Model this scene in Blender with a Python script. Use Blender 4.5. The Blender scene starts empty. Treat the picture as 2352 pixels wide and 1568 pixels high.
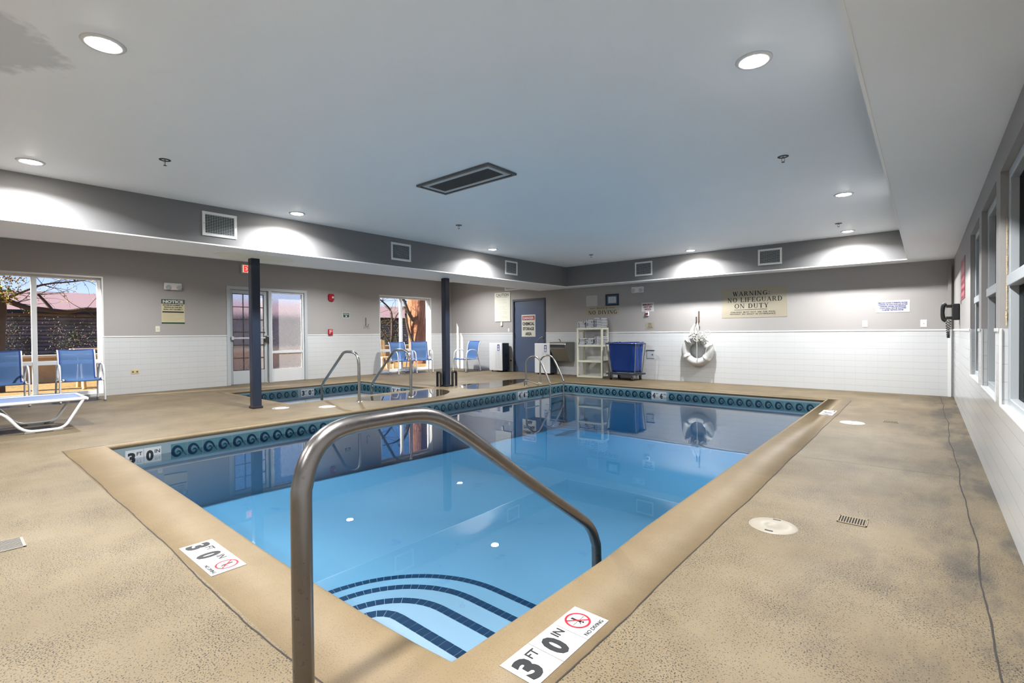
import bpy, math, random
from mathutils import Vector, Matrix
random.seed(7)
PI = math.pi
COL = bpy.context.scene.collection
SC = bpy.context.scene

# ------------------------------------------------------------------ camera
FPX, CX, CY = 1123.65, 1175.96, 778.59
yaw, pitch, roll = 0.7022, -0.0122, -0.0081
CAMH = 1.1
F = Vector((-math.sin(yaw) * math.cos(pitch), math.cos(yaw) * math.cos(pitch), math.sin(pitch)))
Rt = Vector((math.cos(yaw), math.sin(yaw), 0)); U = Rt.cross(F)
r_ = Rt * math.cos(roll) + U * math.sin(roll)
u_ = -Rt * math.sin(roll) + U * math.cos(roll)
cd = bpy.data.cameras.new('camera'); cam = bpy.data.objects.new('camera', cd); COL.objects.link(cam)
cam.matrix_world = Matrix(((r_.x, u_.x, -F.x, 0), (r_.y, u_.y, -F.y, 0), (r_.z, u_.z, -F.z, CAMH), (0, 0, 0, 1)))
cd.sensor_width = 36; cd.sensor_fit = 'HORIZONTAL'
cd.lens = FPX / 2352 * 36
cd.shift_x = (1176 - CX) / 2352; cd.shift_y = (CY - 784) / 2352
cd.clip_start = 0.02; cd.clip_end = 300
SC.camera = cam

# ------------------------------------------------------------------ world, sun, exposure
W = bpy.data.worlds.new('world'); SC.world = W; W.use_nodes = True
nt = W.node_tree; nt.nodes.clear()
wo = nt.nodes.new('ShaderNodeOutputWorld'); bg = nt.nodes.new('ShaderNodeBackground')
tcw = nt.nodes.new('ShaderNodeTexCoord'); sepw = nt.nodes.new('ShaderNodeSeparateXYZ'); rw = nt.nodes.new('ShaderNodeValToRGB')
e = rw.color_ramp.elements                                   # clear afternoon sky: pale haze at the horizon, blue above
e[0].position = 0.0; e[0].color = (.90, .92, .98, 1); e[1].position = .14; e[1].color = (.17, .40, .88, 1)
x_ = e.new(.05); x_.color = (.62, .74, .98, 1); x_ = e.new(.5); x_.color = (.10, .26, .70, 1)
nt.links.new(tcw.outputs['Generated'], sepw.inputs[0]); nt.links.new(sepw.outputs['Z'], rw.inputs[0]); nt.links.new(rw.outputs[0], bg.inputs[0])
bg.inputs['Strength'].default_value = .72
nt.links.new(bg.outputs[0], wo.inputs[0])

sd = bpy.data.lights.new('sun', 'SUN'); sd.energy = 12.0; sd.angle = math.radians(0.6); sd.color = (1, .93, .82)
sun = bpy.data.objects.new('sun', sd); COL.objects.link(sun)
sdir = Vector((0.25, 0.96, -0.43))
sun.rotation_euler = sdir.to_track_quat('-Z', 'Y').to_euler(); sun.location = (-14, -6, 6)

SPOT_W, LENS_E = 56.0, 160.0
LAMP_COL = (.97, .99, 1.0)
LAMP_DATA = bpy.data.lights.new('lamp_light', 'AREA'); LAMP_DATA.shape = 'DISK'; LAMP_DATA.size = .13
LAMP_DATA.energy = SPOT_W; LAMP_DATA.color = LAMP_COL; LAMP_DATA.spread = math.radians(150)
vs = SC.view_settings
vs.view_transform = 'Standard'; vs.look = 'None'; vs.exposure = 0.85; vs.gamma = 1.0
vs.use_curve_mapping = False
try:
    SC.cycles.max_bounces = 9; SC.cycles.diffuse_bounces = 5; SC.cycles.glossy_bounces = 4
    SC.cycles.transmission_bounces = 6; SC.cycles.transparent_max_bounces = 16
    SC.cycles.use_denoising = True; SC.cycles.sample_clamp_indirect = 6.0
    SC.cycles.caustics_reflective = False; SC.cycles.caustics_refractive = False
    SC.cycles.use_adaptive_sampling = True; SC.cycles.adaptive_threshold = 0.02
except Exception:
    pass

# ------------------------------------------------------------------ measured layout (metres)
XR, YB, XL, YF = .350, 10.759, -11.638, -3.2
PX0, PX1, PY0, PY1 = -6.276, -1.222, 1.112, 9.242          # pool
SX0, SX1, SY0, SY1 = -10.32, -7.76, 3.66, 6.60              # spa
TX0, TX1, TY0, TY1 = -6.915, -.234, -2.2, 10.294            # raised ceiling tray
ZS, ZC, XB = 2.252, 2.744, -8.099
ZT = 1.105                                                  # top of wall tiles
WZ = -.165                                                  # water level

# ------------------------------------------------------------------ materials
def S(c):                                                    # sRGB 0-255 -> linear
    return tuple(((x / 255) / 12.92 if x / 255 <= .04045 else ((x / 255 + .055) / 1.055) ** 2.4) for x in c)
MATS = {}
def nodes(name):
    m = bpy.data.materials.new(name); m.use_nodes = True
    n = m.node_tree.nodes; l = m.node_tree.links
    return m, n, l, n['Principled BSDF']
def mat(name, col, rough=.5, metal=0., spec=.5, bump=0, bscale=40, var=0, vscale=3, emit=None, estr=0, coat=0):
    if name in MATS: return MATS[name]
    m, n, l, p = nodes(name)
    c = (*S(col), 1)
    p.inputs['Base Color'].default_value = c
    p.inputs['Roughness'].default_value = rough; p.inputs['Metallic'].default_value = metal
    p.inputs['Specular IOR Level'].default_value = spec
    p.inputs['Coat Weight'].default_value = coat
    tc = n.new('ShaderNodeTexCoord')
    if var:
        t = n.new('ShaderNodeTexNoise'); t.inputs['Scale'].default_value = vscale; t.inputs['Detail'].default_value = 4
        l.new(tc.outputs['Object'], t.inputs['Vector'])
        mx = n.new('ShaderNodeMix'); mx.data_type = 'RGBA'
        mx.inputs['A'].default_value = tuple(min(1, x * (1 + var)) for x in c[:3]) + (1,)
        mx.inputs['B'].default_value = tuple(x * (1 - var) for x in c[:3]) + (1,)
        l.new(t.outputs['Fac'], mx.inputs['Factor']); l.new(mx.outputs['Result'], p.inputs['Base Color'])
    if bump:
        t = n.new('ShaderNodeTexNoise'); t.inputs['Scale'].default_value = bscale; t.inputs['Detail'].default_value = 3
        l.new(tc.outputs['Object'], t.inputs['Vector'])
        b = n.new('ShaderNodeBump'); b.inputs['Strength'].default_value = bump; b.inputs['Distance'].default_value = .01
        l.new(t.outputs['Fac'], b.inputs['Height']); l.new(b.outputs['Normal'], p.inputs['Normal'])
    if emit:
        p.inputs['Emission Color'].default_value = (*S(emit), 1); p.inputs['Emission Strength'].default_value = estr
    MATS[name] = m
    return m

def mathn(n, op, a=None, b=None, l=None):
    x = n.new('ShaderNodeMath'); x.operation = op
    for i, v in enumerate((a, b)):
        if v is None: continue
        if hasattr(v, 'is_output') or hasattr(v, 'links'): l.new(v, x.inputs[i])
        else: x.inputs[i].default_value = v
    return x.outputs[0]
def ramp(n, l, src, stops):
    r = n.new('ShaderNodeValToRGB'); e = r.color_ramp.elements
    while len(e) < len(stops): e.new(.5)
    for i, (p, c) in enumerate(stops):
        e[i].position = p; e[i].color = (*c, 1) if len(c) == 3 else c
    l.new(src, r.inputs[0]); return r.outputs[0]
def noise(n, l, vec, scale, detail=3, rough=.5):
    t = n.new('ShaderNodeTexNoise'); t.inputs['Scale'].default_value = scale
    t.inputs['Detail'].default_value = detail; t.inputs['Roughness'].default_value = rough
    l.new(vec, t.inputs['Vector']); return t.outputs['Fac']
def mixc(n, l, f, a, b, blend='MIX'):
    m = n.new('ShaderNodeMix'); m.data_type = 'RGBA'; m.blend_type = blend
    for k, v in (('Factor', f), ('A', a), ('B', b)):
        if hasattr(v, 'is_output'): l.new(v, m.inputs[k])
        elif k == 'Factor': m.inputs[k].default_value = v
        else: m.inputs[k].default_value = (*v, 1)
    return m.outputs['Result']

def deck_mat(name, pits=1.0, stain=1.0, base=(110, 97, 75), dark=(94, 81, 60)):
    m, n, l, p = nodes(name)
    g = n.new('ShaderNodeNewGeometry'); pos = g.outputs['Position']
    sep = n.new('ShaderNodeSeparateXYZ'); l.new(pos, sep.inputs[0])
    big = noise(n, l, pos, .9, 4, .6)
    col = mixc(n, l, ramp(n, l, big, [(.35, (0, 0, 0)), (.68, (1, 1, 1))]), S(base), S(dark))
    med = noise(n, l, pos, 7, 4, .6)
    col = mixc(n, l, ramp(n, l, med, [(.35, (0, 0, 0)), (.75, (.35, .35, .35))]), col, S((93, 77, 54)))
    # worn, soiled blotches along the right hand walkway
    mp = n.new('ShaderNodeMapping'); mp.inputs['Scale'].default_value = (1.6, .55, 1); l.new(pos, mp.inputs[0])
    st = noise(n, l, mp.outputs[0], 1.7, 5, .65)
    side = n.new('ShaderNodeMapRange'); side.inputs['From Min'].default_value = -.75; side.inputs['From Max'].default_value = .25
    l.new(sep.outputs['X'], side.inputs['Value'])
    stv = mathn(n, 'MULTIPLY', ramp(n, l, st, [(.46, (0, 0, 0)), (.66, (1, 1, 1))]), side.outputs[0], l)
    edge = n.new('ShaderNodeMapRange'); edge.inputs['From Min'].default_value = .02; edge.inputs['From Max'].default_value = .34; l.new(sep.outputs['X'], edge.inputs['Value'])
    stv = mathn(n, 'ADD', stv, mathn(n, 'MULTIPLY', edge.outputs[0], ramp(n, l, st, [(.38, (0, 0, 0)), (.58, (.8, .8, .8))]), l), l); stv = mathn(n, 'MINIMUM', stv, 1.0, l)
    stv = mathn(n, 'MULTIPLY', stv, .85 * stain, l)
    col = mixc(n, l, stv, col, S((56, 50, 43)))
    # little pits of the rough topping
    mp2 = n.new('ShaderNodeMapping'); mp2.inputs['Scale'].default_value = (1, 1, 1); l.new(pos, mp2.inputs[0])
    pit = noise(n, l, mp2.outputs[0], 160, 2, .55)
    area = noise(n, l, pos, 2.6, 3, .6)
    thr = mathn(n, 'SUBTRACT', pit, mathn(n, 'MULTIPLY', mathn(n, 'SUBTRACT', area, .5, l), .30, l), l)
    pv = ramp(n, l, thr, [(.385, (1, 1, 1)), (.42, (0, 0, 0))])
    pv = mathn(n, 'MULTIPLY', pv, .95 * pits, l)
    col = mixc(n, l, pv, col, S((24, 19, 14)))
    l.new(col, p.inputs['Base Color'])
    b = n.new('ShaderNodeBump'); b.inputs['Strength'].default_value = .55 * pits + .1; b.inputs['Distance'].default_value = .003
    l.new(pit, b.inputs['Height']); l.new(b.outputs['Normal'], p.inputs['Normal'])
    rr = n.new('ShaderNodeMapRange'); rr.inputs['To Min'].default_value = .42; rr.inputs['To Max'].default_value = .7
    l.new(big, rr.inputs['Value']); l.new(rr.outputs[0], p.inputs['Roughness'])
    p.inputs['Specular IOR Level'].default_value = .3
    MATS[name] = m
    return m

def tile_mat(name, axis, col=(194, 195, 196), grout=(168, 169, 170), tw=.162, th=.1105, z0=0.0, rough=.18):
    """axis: world axis that runs along the wall ('X' or 'Y'); stack bond."""
    m, n, l, p = nodes(name)
    g = n.new('ShaderNodeNewGeometry'); sep = n.new('ShaderNodeSeparateXYZ'); l.new(g.outputs['Position'], sep.inputs[0])
    def line(src, size, off, w):
        a = mathn(n, 'DIVIDE', mathn(n, 'ADD', src, off, l), size, l)
        fr = mathn(n, 'FRACT', a, None, l)
        d = mathn(n, 'ABSOLUTE', mathn(n, 'SUBTRACT', fr, .5, l), None, l)     # .5 at the joint
        return mathn(n, 'GREATER_THAN', d, .5 - w / size / 2, l)
    h = line(sep.outputs['Z'], th, 10 * th - z0, .005)
    v = line(sep.outputs[axis], tw, 100 * tw, .003)
    v = mathn(n, 'MULTIPLY', v, .55, l)
    f = mathn(n, 'MAXIMUM', h, v, l)
    low = noise(n, l, g.outputs['Position'], 1.3, 3)
    base = mixc(n, l, low, S(col), S(tuple(int(c * .975) for c in col)))
    l.new(mixc(n, l, f, base, S(grout)), p.inputs['Base Color'])
    b = n.new('ShaderNodeBump'); b.invert = True; b.inputs['Strength'].default_value = .3; b.inputs['Distance'].default_value = .002
    l.new(f, b.inputs['Height']); l.new(b.outputs['Normal'], p.inputs['Normal'])
    p.inputs['Roughness'].default_value = rough
    MATS[name] = m
    return m

def plaster_mat():
    m, n, l, p = nodes('pool_plaster')
    g = n.new('ShaderNodeNewGeometry'); pos = g.outputs['Position']
    a = noise(n, l, pos, .8, 3)
    col = mixc(n, l, a, S((132, 148, 163)), S((121, 141, 159)))
    bl = noise(n, l, pos, 2.3, 6, .7)
    col = mixc(n, l, ramp(n, l, bl, [(.62, (0, 0, 0)), (.67, (.4, .4, .4))]), col, S((84, 118, 156)))
    l.new(col, p.inputs['Base Color']); p.inputs['Roughness'].default_value = .6
    return m

def water_mat(name, absorb, dens):
    m = bpy.data.materials.new(name); m.use_nodes = True
    n = m.node_tree.nodes; l = m.node_tree.links; n.clear()
    o = n.new('ShaderNodeOutputMaterial'); tr = n.new('ShaderNodeBsdfTransparent'); gl = n.new('ShaderNodeBsdfGlossy')
    gl.inputs['Roughness'].default_value = .0; gl.inputs['Color'].default_value = (1, 1, 1, 1)
    fr = n.new('ShaderNodeFresnel'); fr.inputs['IOR'].default_value = 1.29
    mx = n.new('ShaderNodeMixShader')
    g = n.new('ShaderNodeNewGeometry')
    mp = n.new('ShaderNodeMapping'); mp.inputs['Scale'].default_value = (1, 1, 1); l.new(g.outputs['Position'], mp.inputs[0])
    t = noise(n, l, mp.outputs[0], 2.2, 2, .4)
    b = n.new('ShaderNodeBump'); b.inputs['Strength'].default_value = .015; b.inputs['Distance'].default_value = .03
    l.new(t, b.inputs['Height']); l.new(b.outputs['Normal'], gl.inputs['Normal'])
    l.new(fr.outputs[0], mx.inputs[0]); l.new(tr.outputs[0], mx.inputs[1]); l.new(gl.outputs[0], mx.inputs[2])
    l.new(mx.outputs[0], o.inputs['Surface'])
    va = n.new('ShaderNodeVolumeAbsorption'); va.inputs['Color'].default_value = (*absorb, 1); va.inputs['Density'].default_value = dens
    l.new(va.outputs[0], o.inputs['Volume'])
    return m

def glass_mat(name, tint=(1, 1, 1), ior=1.45, refl=1.0):
    m = bpy.data.materials.new(name); m.use_nodes = True
    n = m.node_tree.nodes; l = m.node_tree.links; n.clear()
    o = n.new('ShaderNodeOutputMaterial'); tr = n.new('ShaderNodeBsdfTransparent'); gl = n.new('ShaderNodeBsdfGlossy')
    tr.inputs[0].default_value = (*tint, 1); gl.inputs['Roughness'].default_value = .02
    fr = n.new('ShaderNodeFresnel'); fr.inputs['IOR'].default_value = ior
    mx = n.new('ShaderNodeMixShader')
    f = mathn(n, 'MULTIPLY', fr.outputs[0], refl, l)
    l.new(f, mx.inputs[0]); l.new(tr.outputs[0], mx.inputs[1]); l.new(gl.outputs[0], mx.inputs[2]); l.new(mx.outputs[0], o.inputs[0])
    return m

def fogged_glass():
    m = bpy.data.materials.new('fogged_glass'); m.use_nodes = True
    n = m.node_tree.nodes; l = m.node_tree.links; n.clear()
    o = n.new('ShaderNodeOutputMaterial'); rf = n.new('ShaderNodeBsdfRefraction'); rf.inputs['IOR'].default_value = 1.12
    rf.inputs['Color'].default_value = (.97, .97, .98, 1)
    tl = n.new('ShaderNodeBsdfTranslucent'); tl.inputs[0].default_value = (.9, .92, .95, 1)
    g = n.new('ShaderNodeNewGeometry')
    mp = n.new('ShaderNodeMapping'); mp.inputs['Scale'].default_value = (1, 2.2, 1.0); l.new(g.outputs['Position'], mp.inputs[0])
    t = noise(n, l, mp.outputs[0], 3.0, 4, .6)
    rr = n.new('ShaderNodeMapRange'); rr.inputs['To Min'].default_value = .12; rr.inputs['To Max'].default_value = .42
    l.new(t, rr.inputs['Value']); l.new(rr.outputs[0], rf.inputs['Roughness'])
    mx = n.new('ShaderNodeMixShader'); mx.inputs[0].default_value = .22
    l.new(rf.outputs[0], mx.inputs[1]); l.new(tl.outputs[0], mx.inputs[2]); l.new(mx.outputs[0], o.inputs[0])
    return m

def sling_mat():
    m = bpy.data.materials.new('blue_sling'); m.use_nodes = True
    n = m.node_tree.nodes; l = m.node_tree.links; p = n['Principled BSDF']
    p.inputs['Base Color'].default_value = (*S((84, 120, 164)), 1); p.inputs['Roughness'].default_value = .7
    tr = n.new('ShaderNodeBsdfTransparent'); tr.inputs[0].default_value = (.55, .68, .95, 1)
    mx = n.new('ShaderNodeMixShader'); mx.inputs[0].default_value = .42
    l.new(p.outputs[0], mx.inputs[1]); l.new(tr.outputs[0], mx.inputs[2]); l.new(mx.outputs[0], n['Material Output'].inputs[0])
    return m

M = {}
M['deck'] = deck_mat('deck_topping')
M['coping'] = deck_mat('coping_topping', pits=.25, stain=.2, base=(115, 99, 74), dark=(105, 89, 66))
M['wallpaint'] = mat('wall_paint', (152, 148, 146), .75, bump=.05, bscale=60)
M['soffitpaint'] = mat('soffit_paint', (112, 111, 112), .7, bump=.05, bscale=60)
M['tileX'] = tile_mat('wall_tile_x', 'X', z0=0)
M['tileY'] = tile_mat('wall_tile_y', 'Y', z0=0)
M['plaster'] = plaster_mat()
M['water'] = water_mat('pool_water_surface', (.16, .74, .95), .50)
M['spawater'] = water_mat('spa_water_surface', (.20, .68, .92), .55)
M['glass'] = glass_mat('window_glass', refl=.3)
M['darkglass'] = glass_mat('dark_window_glass', (.5, .52, .52), 1.5, .15)
M['fog'] = fogged_glass()
M['sling'] = sling_mat()
M['steel'] = mat('brushed_steel', (168, 166, 162), .24, 1.0)
M['oldsteel'] = None
M['white'] = mat('white_paint', (212, 212, 211), .4)
M['whitealu'] = mat('white_aluminium', (208, 209, 211), .35)
M['greyalu'] = mat('grey_aluminium', (172, 177, 181), .4)
M['cream'] = mat('cream_plastic', (206, 204, 186), .45)
M['black'] = mat('black_rubber', (22, 22, 24), .5)
M['navy'] = mat('navy_painted_steel', (30, 38, 54), .32)
M['doorblue'] = mat('door_paint', (72, 84, 108), .4, var=.06, vscale=4)
M['doorframe'] = mat('door_frame_paint', (52, 58, 70), .4)
M['hole'] = mat('dark_void', (14, 14, 15), .9)
M['ink'] = mat('black_ink', (18, 18, 20), .6)
M['navyink'] = mat('navy_ink', (22, 30, 110), .6)
M['signwhite'] = mat('sign_white', (190, 190, 190), .4)
M['signcream'] = mat('sign_cream', (200, 199, 186), .45)
M['signtan'] = mat('sign_tan', (152, 144, 127), .4)
M['signgreen'] = mat('sign_green', (32, 62, 52), .4)
M['signred'] = mat('sign_red', (150, 26, 40), .4)
M['maroon'] = mat('sign_maroon', (128, 34, 52), .45)
M['red'] = mat('alarm_red', (160, 22, 36), .35)
M['bluevinyl'] = mat('blue_vinyl', (8, 48, 116), .24, bump=.15, bscale=9)
M['towel'] = mat('towel_white', (184, 184, 188), .95, bump=.5, bscale=260)
M['stripe'] = mat('towel_stripe', (34, 42, 66), .95)
M['rope'] = mat('white_rope', (190, 188, 182), .8)
M['ringwhite'] = mat('ring_white', (182, 182, 180), .4, bump=.1, bscale=12)
M['teal'] = mat('waterline_glaze', (76, 112, 118), .2, var=.12, vscale=9)
M['wave'] = mat('wave_glaze', (18, 34, 58), .2)
M['grout'] = mat('pale_grout', (128, 142, 146), .7)
M['nosing'] = mat('step_nosing_tile', (16, 36, 60), .25)
M['lens'] = mat('lamp_lens', (255, 250, 240), .5, emit=(255, 248, 236), estr=LENS_E)
M['exitface'] = mat('exit_face', (255, 214, 190), .5, emit=(255, 208, 180), estr=.35)
M['exitred'] = mat('exit_letter', (235, 30, 40), .5, emit=(255, 30, 40), estr=.8)
M['concrete_out'] = mat('outdoor_path', (178, 166, 146), .9, bump=.3, bscale=20)

def old_steel():
    m, n, l, p = nodes('worn_steel')
    g = n.new('ShaderNodeNewGeometry'); pos = g.outputs['Position']
    t = noise(n, l, pos, 38, 5, .7); t2 = noise(n, l, pos, 6, 3)
    c = mixc(n, l, t2, S((132, 130, 130)), S((108, 102, 98)))
    c = mixc(n, l, ramp(n, l, t, [(.60, (0, 0, 0)), (.70, (.5, .5, .5))]), c, S((70, 52, 40)))
    l.new(c, p.inputs['Base Color']); p.inputs['Metallic'].default_value = 1
    rr = n.new('ShaderNodeMapRange'); rr.inputs['To Min'].default_value = .2; rr.inputs['To Max'].default_value = .42
    l.new(t, rr.inputs['Value']); l.new(rr.outputs[0], p.inputs['Roughness'])
    return m
M['oldsteel'] = old_steel()

def ceiling_mat():
    m, n, l, p = nodes('ceiling_paint')
    g = n.new('ShaderNodeNewGeometry'); pos = g.outputs['Position']
    base = mixc(n, l, noise(n, l, pos, .7, 3), S((243, 244, 246)), S((236, 238, 241)))
    # old water stain near the front left lamp
    vm = n.new('ShaderNodeVectorMath'); vm.operation = 'DISTANCE'; l.new(pos, vm.inputs[0]); vm.inputs[1].default_value = (-3.95, .12, ZC)
    wob = noise(n, l, pos, 3.2, 4, .6)
    d = mathn(n, 'ADD', vm.outputs['Value'], mathn(n, 'MULTIPLY', wob, .75, l), l)
    f = ramp(n, l, d, [(.72, (.55, .55, .55)), (.80, (0, 0, 0))])
    col = mixc(n, l, f, base, S((186, 188, 192)))
    l.new(col, p.inputs['Base Color']); p.inputs['Roughness'].default_value = .55
    b = n.new('ShaderNodeBump'); b.inputs['Strength'].default_value = .12; b.inputs['Distance'].default_value = .004
    l.new(noise(n, l, pos, 22, 4, .6), b.inputs['Height']); l.new(b.outputs['Normal'], p.inputs['Normal'])
    return m
M['ceiling'] = ceiling_mat()

# ------------------------------------------------------------------ mesh builder
def attach(o, parent):
    if parent is None: return
    o.parent = parent
    if parent.parent is None: o.matrix_parent_inverse = parent.matrix_basis.inverted()
class MB:
    def __init__(s, jit=True): s.v = []; s.f = []; s.m = []; s.s = []; s.T = Matrix.Identity(4); s.jit = jit; s.bc = 0
    def add(s, vs, fs, mi=0, smooth=False):
        o = len(s.v); s.v += [tuple(s.T @ Vector(p)) for p in vs]
        for f in fs: s.f.append([i + o for i in f]); s.m.append(mi); s.s.append(smooth)
        return s
    def box(s, x0, x1, y0, y1, z0, z1, mi=0):
        if s.jit and s.bc:                                   # keep neighbouring members from sharing a face plane
            e = min(.0003 * (s.bc % 5), .06 * min(abs(x1 - x0), abs(y1 - y0), abs(z1 - z0)))
            x0, x1, y0, y1, z0, z1 = x0 + e, x1 - e, y0 + e, y1 - e, z0 + e, z1 - e
        s.bc += 1
        vs = [(x, y, z) for z in (z0, z1) for y in (y0, y1) for x in (x0, x1)]
        return s.add(vs, [(0, 2, 3, 1), (4, 5, 7, 6), (0, 1, 5, 4), (2, 6, 7, 3), (0, 4, 6, 2), (1, 3, 7, 5)], mi)
    def quad(s, a, b, c, d, mi=0): return s.add([a, b, c, d], [(0, 1, 2, 3)], mi)
    def prism(s, poly, z0, z1, mi=0, smooth=False):
        n = len(poly)
        s.add([(x, y, z0) for x, y in poly] + [(x, y, z1) for x, y in poly], [tuple(reversed(range(n))), tuple(range(n, 2 * n))], mi)
        return s.add([(x, y, z0) for x, y in poly] + [(x, y, z1) for x, y in poly], [(i, (i + 1) % n, n + (i + 1) % n, n + i) for i in range(n)], mi, smooth)
    def tube(s, pts, r, seg=12, mi=0, closed=False, caps=True, flat=1.0):
        P = [Vector(p) for p in pts]; n = len(P)
        rs = r if isinstance(r, (list, tuple)) else [r] * n
        tans = []
        for i in range(n):
            a = P[(i - 1) % n] if (closed or i) else P[0]; b = P[(i + 1) % n] if (closed or i < n - 1) else P[-1]
            t = (b - a); tans.append(t.normalized() if t.length > 1e-9 else Vector((0, 0, 1)))
        up = Vector((0, 0, 1)) if abs(tans[0].z) < .9 else Vector((1, 0, 0))
        nrm = (up - tans[0] * up.dot(tans[0])).normalized(); vs = []
        for i in range(n):
            nrm = (nrm - tans[i] * nrm.dot(tans[i])).normalized(); bi = tans[i].cross(nrm)
            for k in range(seg):
                a = 2 * PI * k / seg
                vs.append(tuple(P[i] + (nrm * math.cos(a) * flat + bi * math.sin(a)) * rs[i]))
        fs = []
        for i in range(n if closed else n - 1):
            for k in range(seg):
                a = i * seg + k; b = i * seg + (k + 1) % seg; j = (i + 1) % n
                fs.append((a, j * seg + k, j * seg + (k + 1) % seg, b))
        s.add(vs, fs, mi, True)
        if caps and not closed:
            s.add(vs[:seg], [tuple(range(seg))], mi); s.add(vs[-seg:], [tuple(reversed(range(seg)))], mi)
        return s
    def cyl(s, c, r, h, seg=24, mi=0, axis='Z', r2=None):
        c = Vector(c); d = {'X': Vector((1, 0, 0)), 'Y': Vector((0, 1, 0)), 'Z': Vector((0, 0, 1))}[axis] * h
        return s.tube([c, c + d], [r, r2 if r2 is not None else r], seg, mi)
    def lathe(s, prof, seg=32, mi=0, c=(0, 0, 0), smooth=True):
        vs = [(c[0] + r * math.cos(2 * PI * k / seg), c[1] + r * math.sin(2 * PI * k / seg), c[2] + z) for r, z in prof for k in range(seg)]
        fs = [(i * seg + k, i * seg + (k + 1) % seg, (i + 1) * seg + (k + 1) % seg, (i + 1) * seg + k) for i in range(len(prof) - 1) for k in range(seg)]
        return s.add(vs, fs, mi, smooth)
    def grid(s, rows, mi=0, smooth=True):
        nr, nc = len(rows), len(rows[0])
        return s.add([p for r in rows for p in r], [(i * nc + j, i * nc + j + 1, (i + 1) * nc + j + 1, (i + 1) * nc + j) for i in range(nr - 1) for j in range(nc - 1)], mi, smooth)
    def build(s, name, mats, parent=None, bevel=0, solid=0):
        me = bpy.data.meshes.new(name); me.from_pydata(s.v, [], s.f); me.update()
        for m in (mats if isinstance(mats, (list, tuple)) else [mats]): me.materials.append(m)
        for p, mi, sm in zip(me.polygons, s.m, s.s): p.material_index = mi; p.use_smooth = sm
        o = bpy.data.objects.new(name, me); COL.objects.link(o)
        attach(o, parent)
        if solid:
            k = o.modifiers.new('solid', 'SOLIDIFY'); k.thickness = solid; k.offset = 0
        if bevel:
            b = o.modifiers.new('bevel', 'BEVEL'); b.width = bevel; b.segments = 2; b.limit_method = 'ANGLE'; b.angle_limit = math.radians(50)
        return o

def tag(o, label=None, cat=None, group=None, kind=None):
    if label: o['label'] = label
    if cat: o['category'] = cat
    if group: o['group'] = group
    if kind: o['kind'] = kind
    return o
def empty(name, loc=(0, 0, 0), rz=0, **k):
    o = bpy.data.objects.new(name, None); COL.objects.link(o); o.location = loc; o.rotation_euler = (0, 0, rz)
    o.empty_display_size = .1
    return tag(o, **k)
def struct(mb, name, mats, label=None, **k):
    o = mb.build(name, mats, **k); o['kind'] = 'structure'
    if label: o['label'] = label
    return o
def kids(o): return [x for x in bpy.data.objects if x.parent == o]
def copy_tree(o, parent):
    c = o.copy(); COL.objects.link(c); c.parent = parent
    for ch in kids(o): copy_tree(ch, c)
    return c
def clone(o): return copy_tree(o, None)

def fillet(pts, rad, n=6):
    P = [Vector(p) for p in pts]; out = [P[0]]
    rr = rad if isinstance(rad, (list, tuple)) else [rad] * len(P)
    for i in range(1, len(P) - 1):
        a, b, c = P[i - 1], P[i], P[i + 1]; d1 = (a - b); d2 = (c - b)
        r = min(rr[i], d1.length * .49, d2.length * .49)
        p1 = b + d1.normalized() * r; p2 = b + d2.normalized() * r
        for k in range(n + 1):
            t = k / n; out.append(p1 * (1 - t) ** 2 + b * 2 * t * (1 - t) + p2 * t * t)
    out.append(P[-1]); return out

# planes for signs: origin, right, up, normal
def frame(o, right, up):
    right = Vector(right).normalized(); up = Vector(up).normalized(); nn = right.cross(up)
    return Matrix(((right.x, up.x, nn.x, o[0]), (right.y, up.y, nn.y, o[1]), (right.z, up.z, nn.z, o[2]), (0, 0, 0, 1)))
def wallB(x, z, y=YB): return frame((x, y, z), (1, 0, 0), (0, 0, 1))            # normal -Y
def wallL(y, z, x=XL): return frame((x, y, z), (0, 1, 0), (0, 0, 1))            # normal +X
def wallR(y, z, x=XR): return frame((x, y, z), (0, -1, 0), (0, 0, 1))           # normal -X
def text_mesh(body, size, offset=0., spacing=1., line=1., align='CENTER', extrude=.0006):
    c = bpy.data.curves.new('txt', 'FONT'); c.body = body; c.size = size; c.offset = offset; c.extrude = extrude
    c.space_character = spacing; c.space_line = line; c.align_x = align; c.align_y = 'CENTER'; c.resolution_u = 3
    o = bpy.data.objects.new('txt', c); COL.objects.link(o)
    dg = bpy.context.evaluated_depsgraph_get(); dg.update()
    me = bpy.data.meshes.new_from_object(o.evaluated_get(dg)); bpy.data.objects.remove(o); bpy.data.curves.remove(c)
    return me
def lettering(body, T, cx, cy, w, h, material, parent, depth=.003, offset=0., line=1., name='lettering', spacing=1.):
    """text fitted into a w x h box centred on (cx, cy) of plane T"""
    me = text_mesh(body, .1, offset * .1, spacing, line)
    xs = [v.co.x for v in me.vertices]; ys = [v.co.y for v in me.vertices]
    sx = w / (max(xs) - min(xs)); sy = h / (max(ys) - min(ys)); mx = (max(xs) + min(xs)) / 2; my = (max(ys) + min(ys)) / 2
    A = T @ Matrix.Translation((cx, cy, depth)) @ Matrix.Diagonal((sx, sy, 1, 1)) @ Matrix.Translation((-mx, -my, 0))
    me.transform(A); me.materials.clear(); me.materials.append(material)
    o = bpy.data.objects.new(name, me); COL.objects.link(o); attach(o, parent)
    return o

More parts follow.
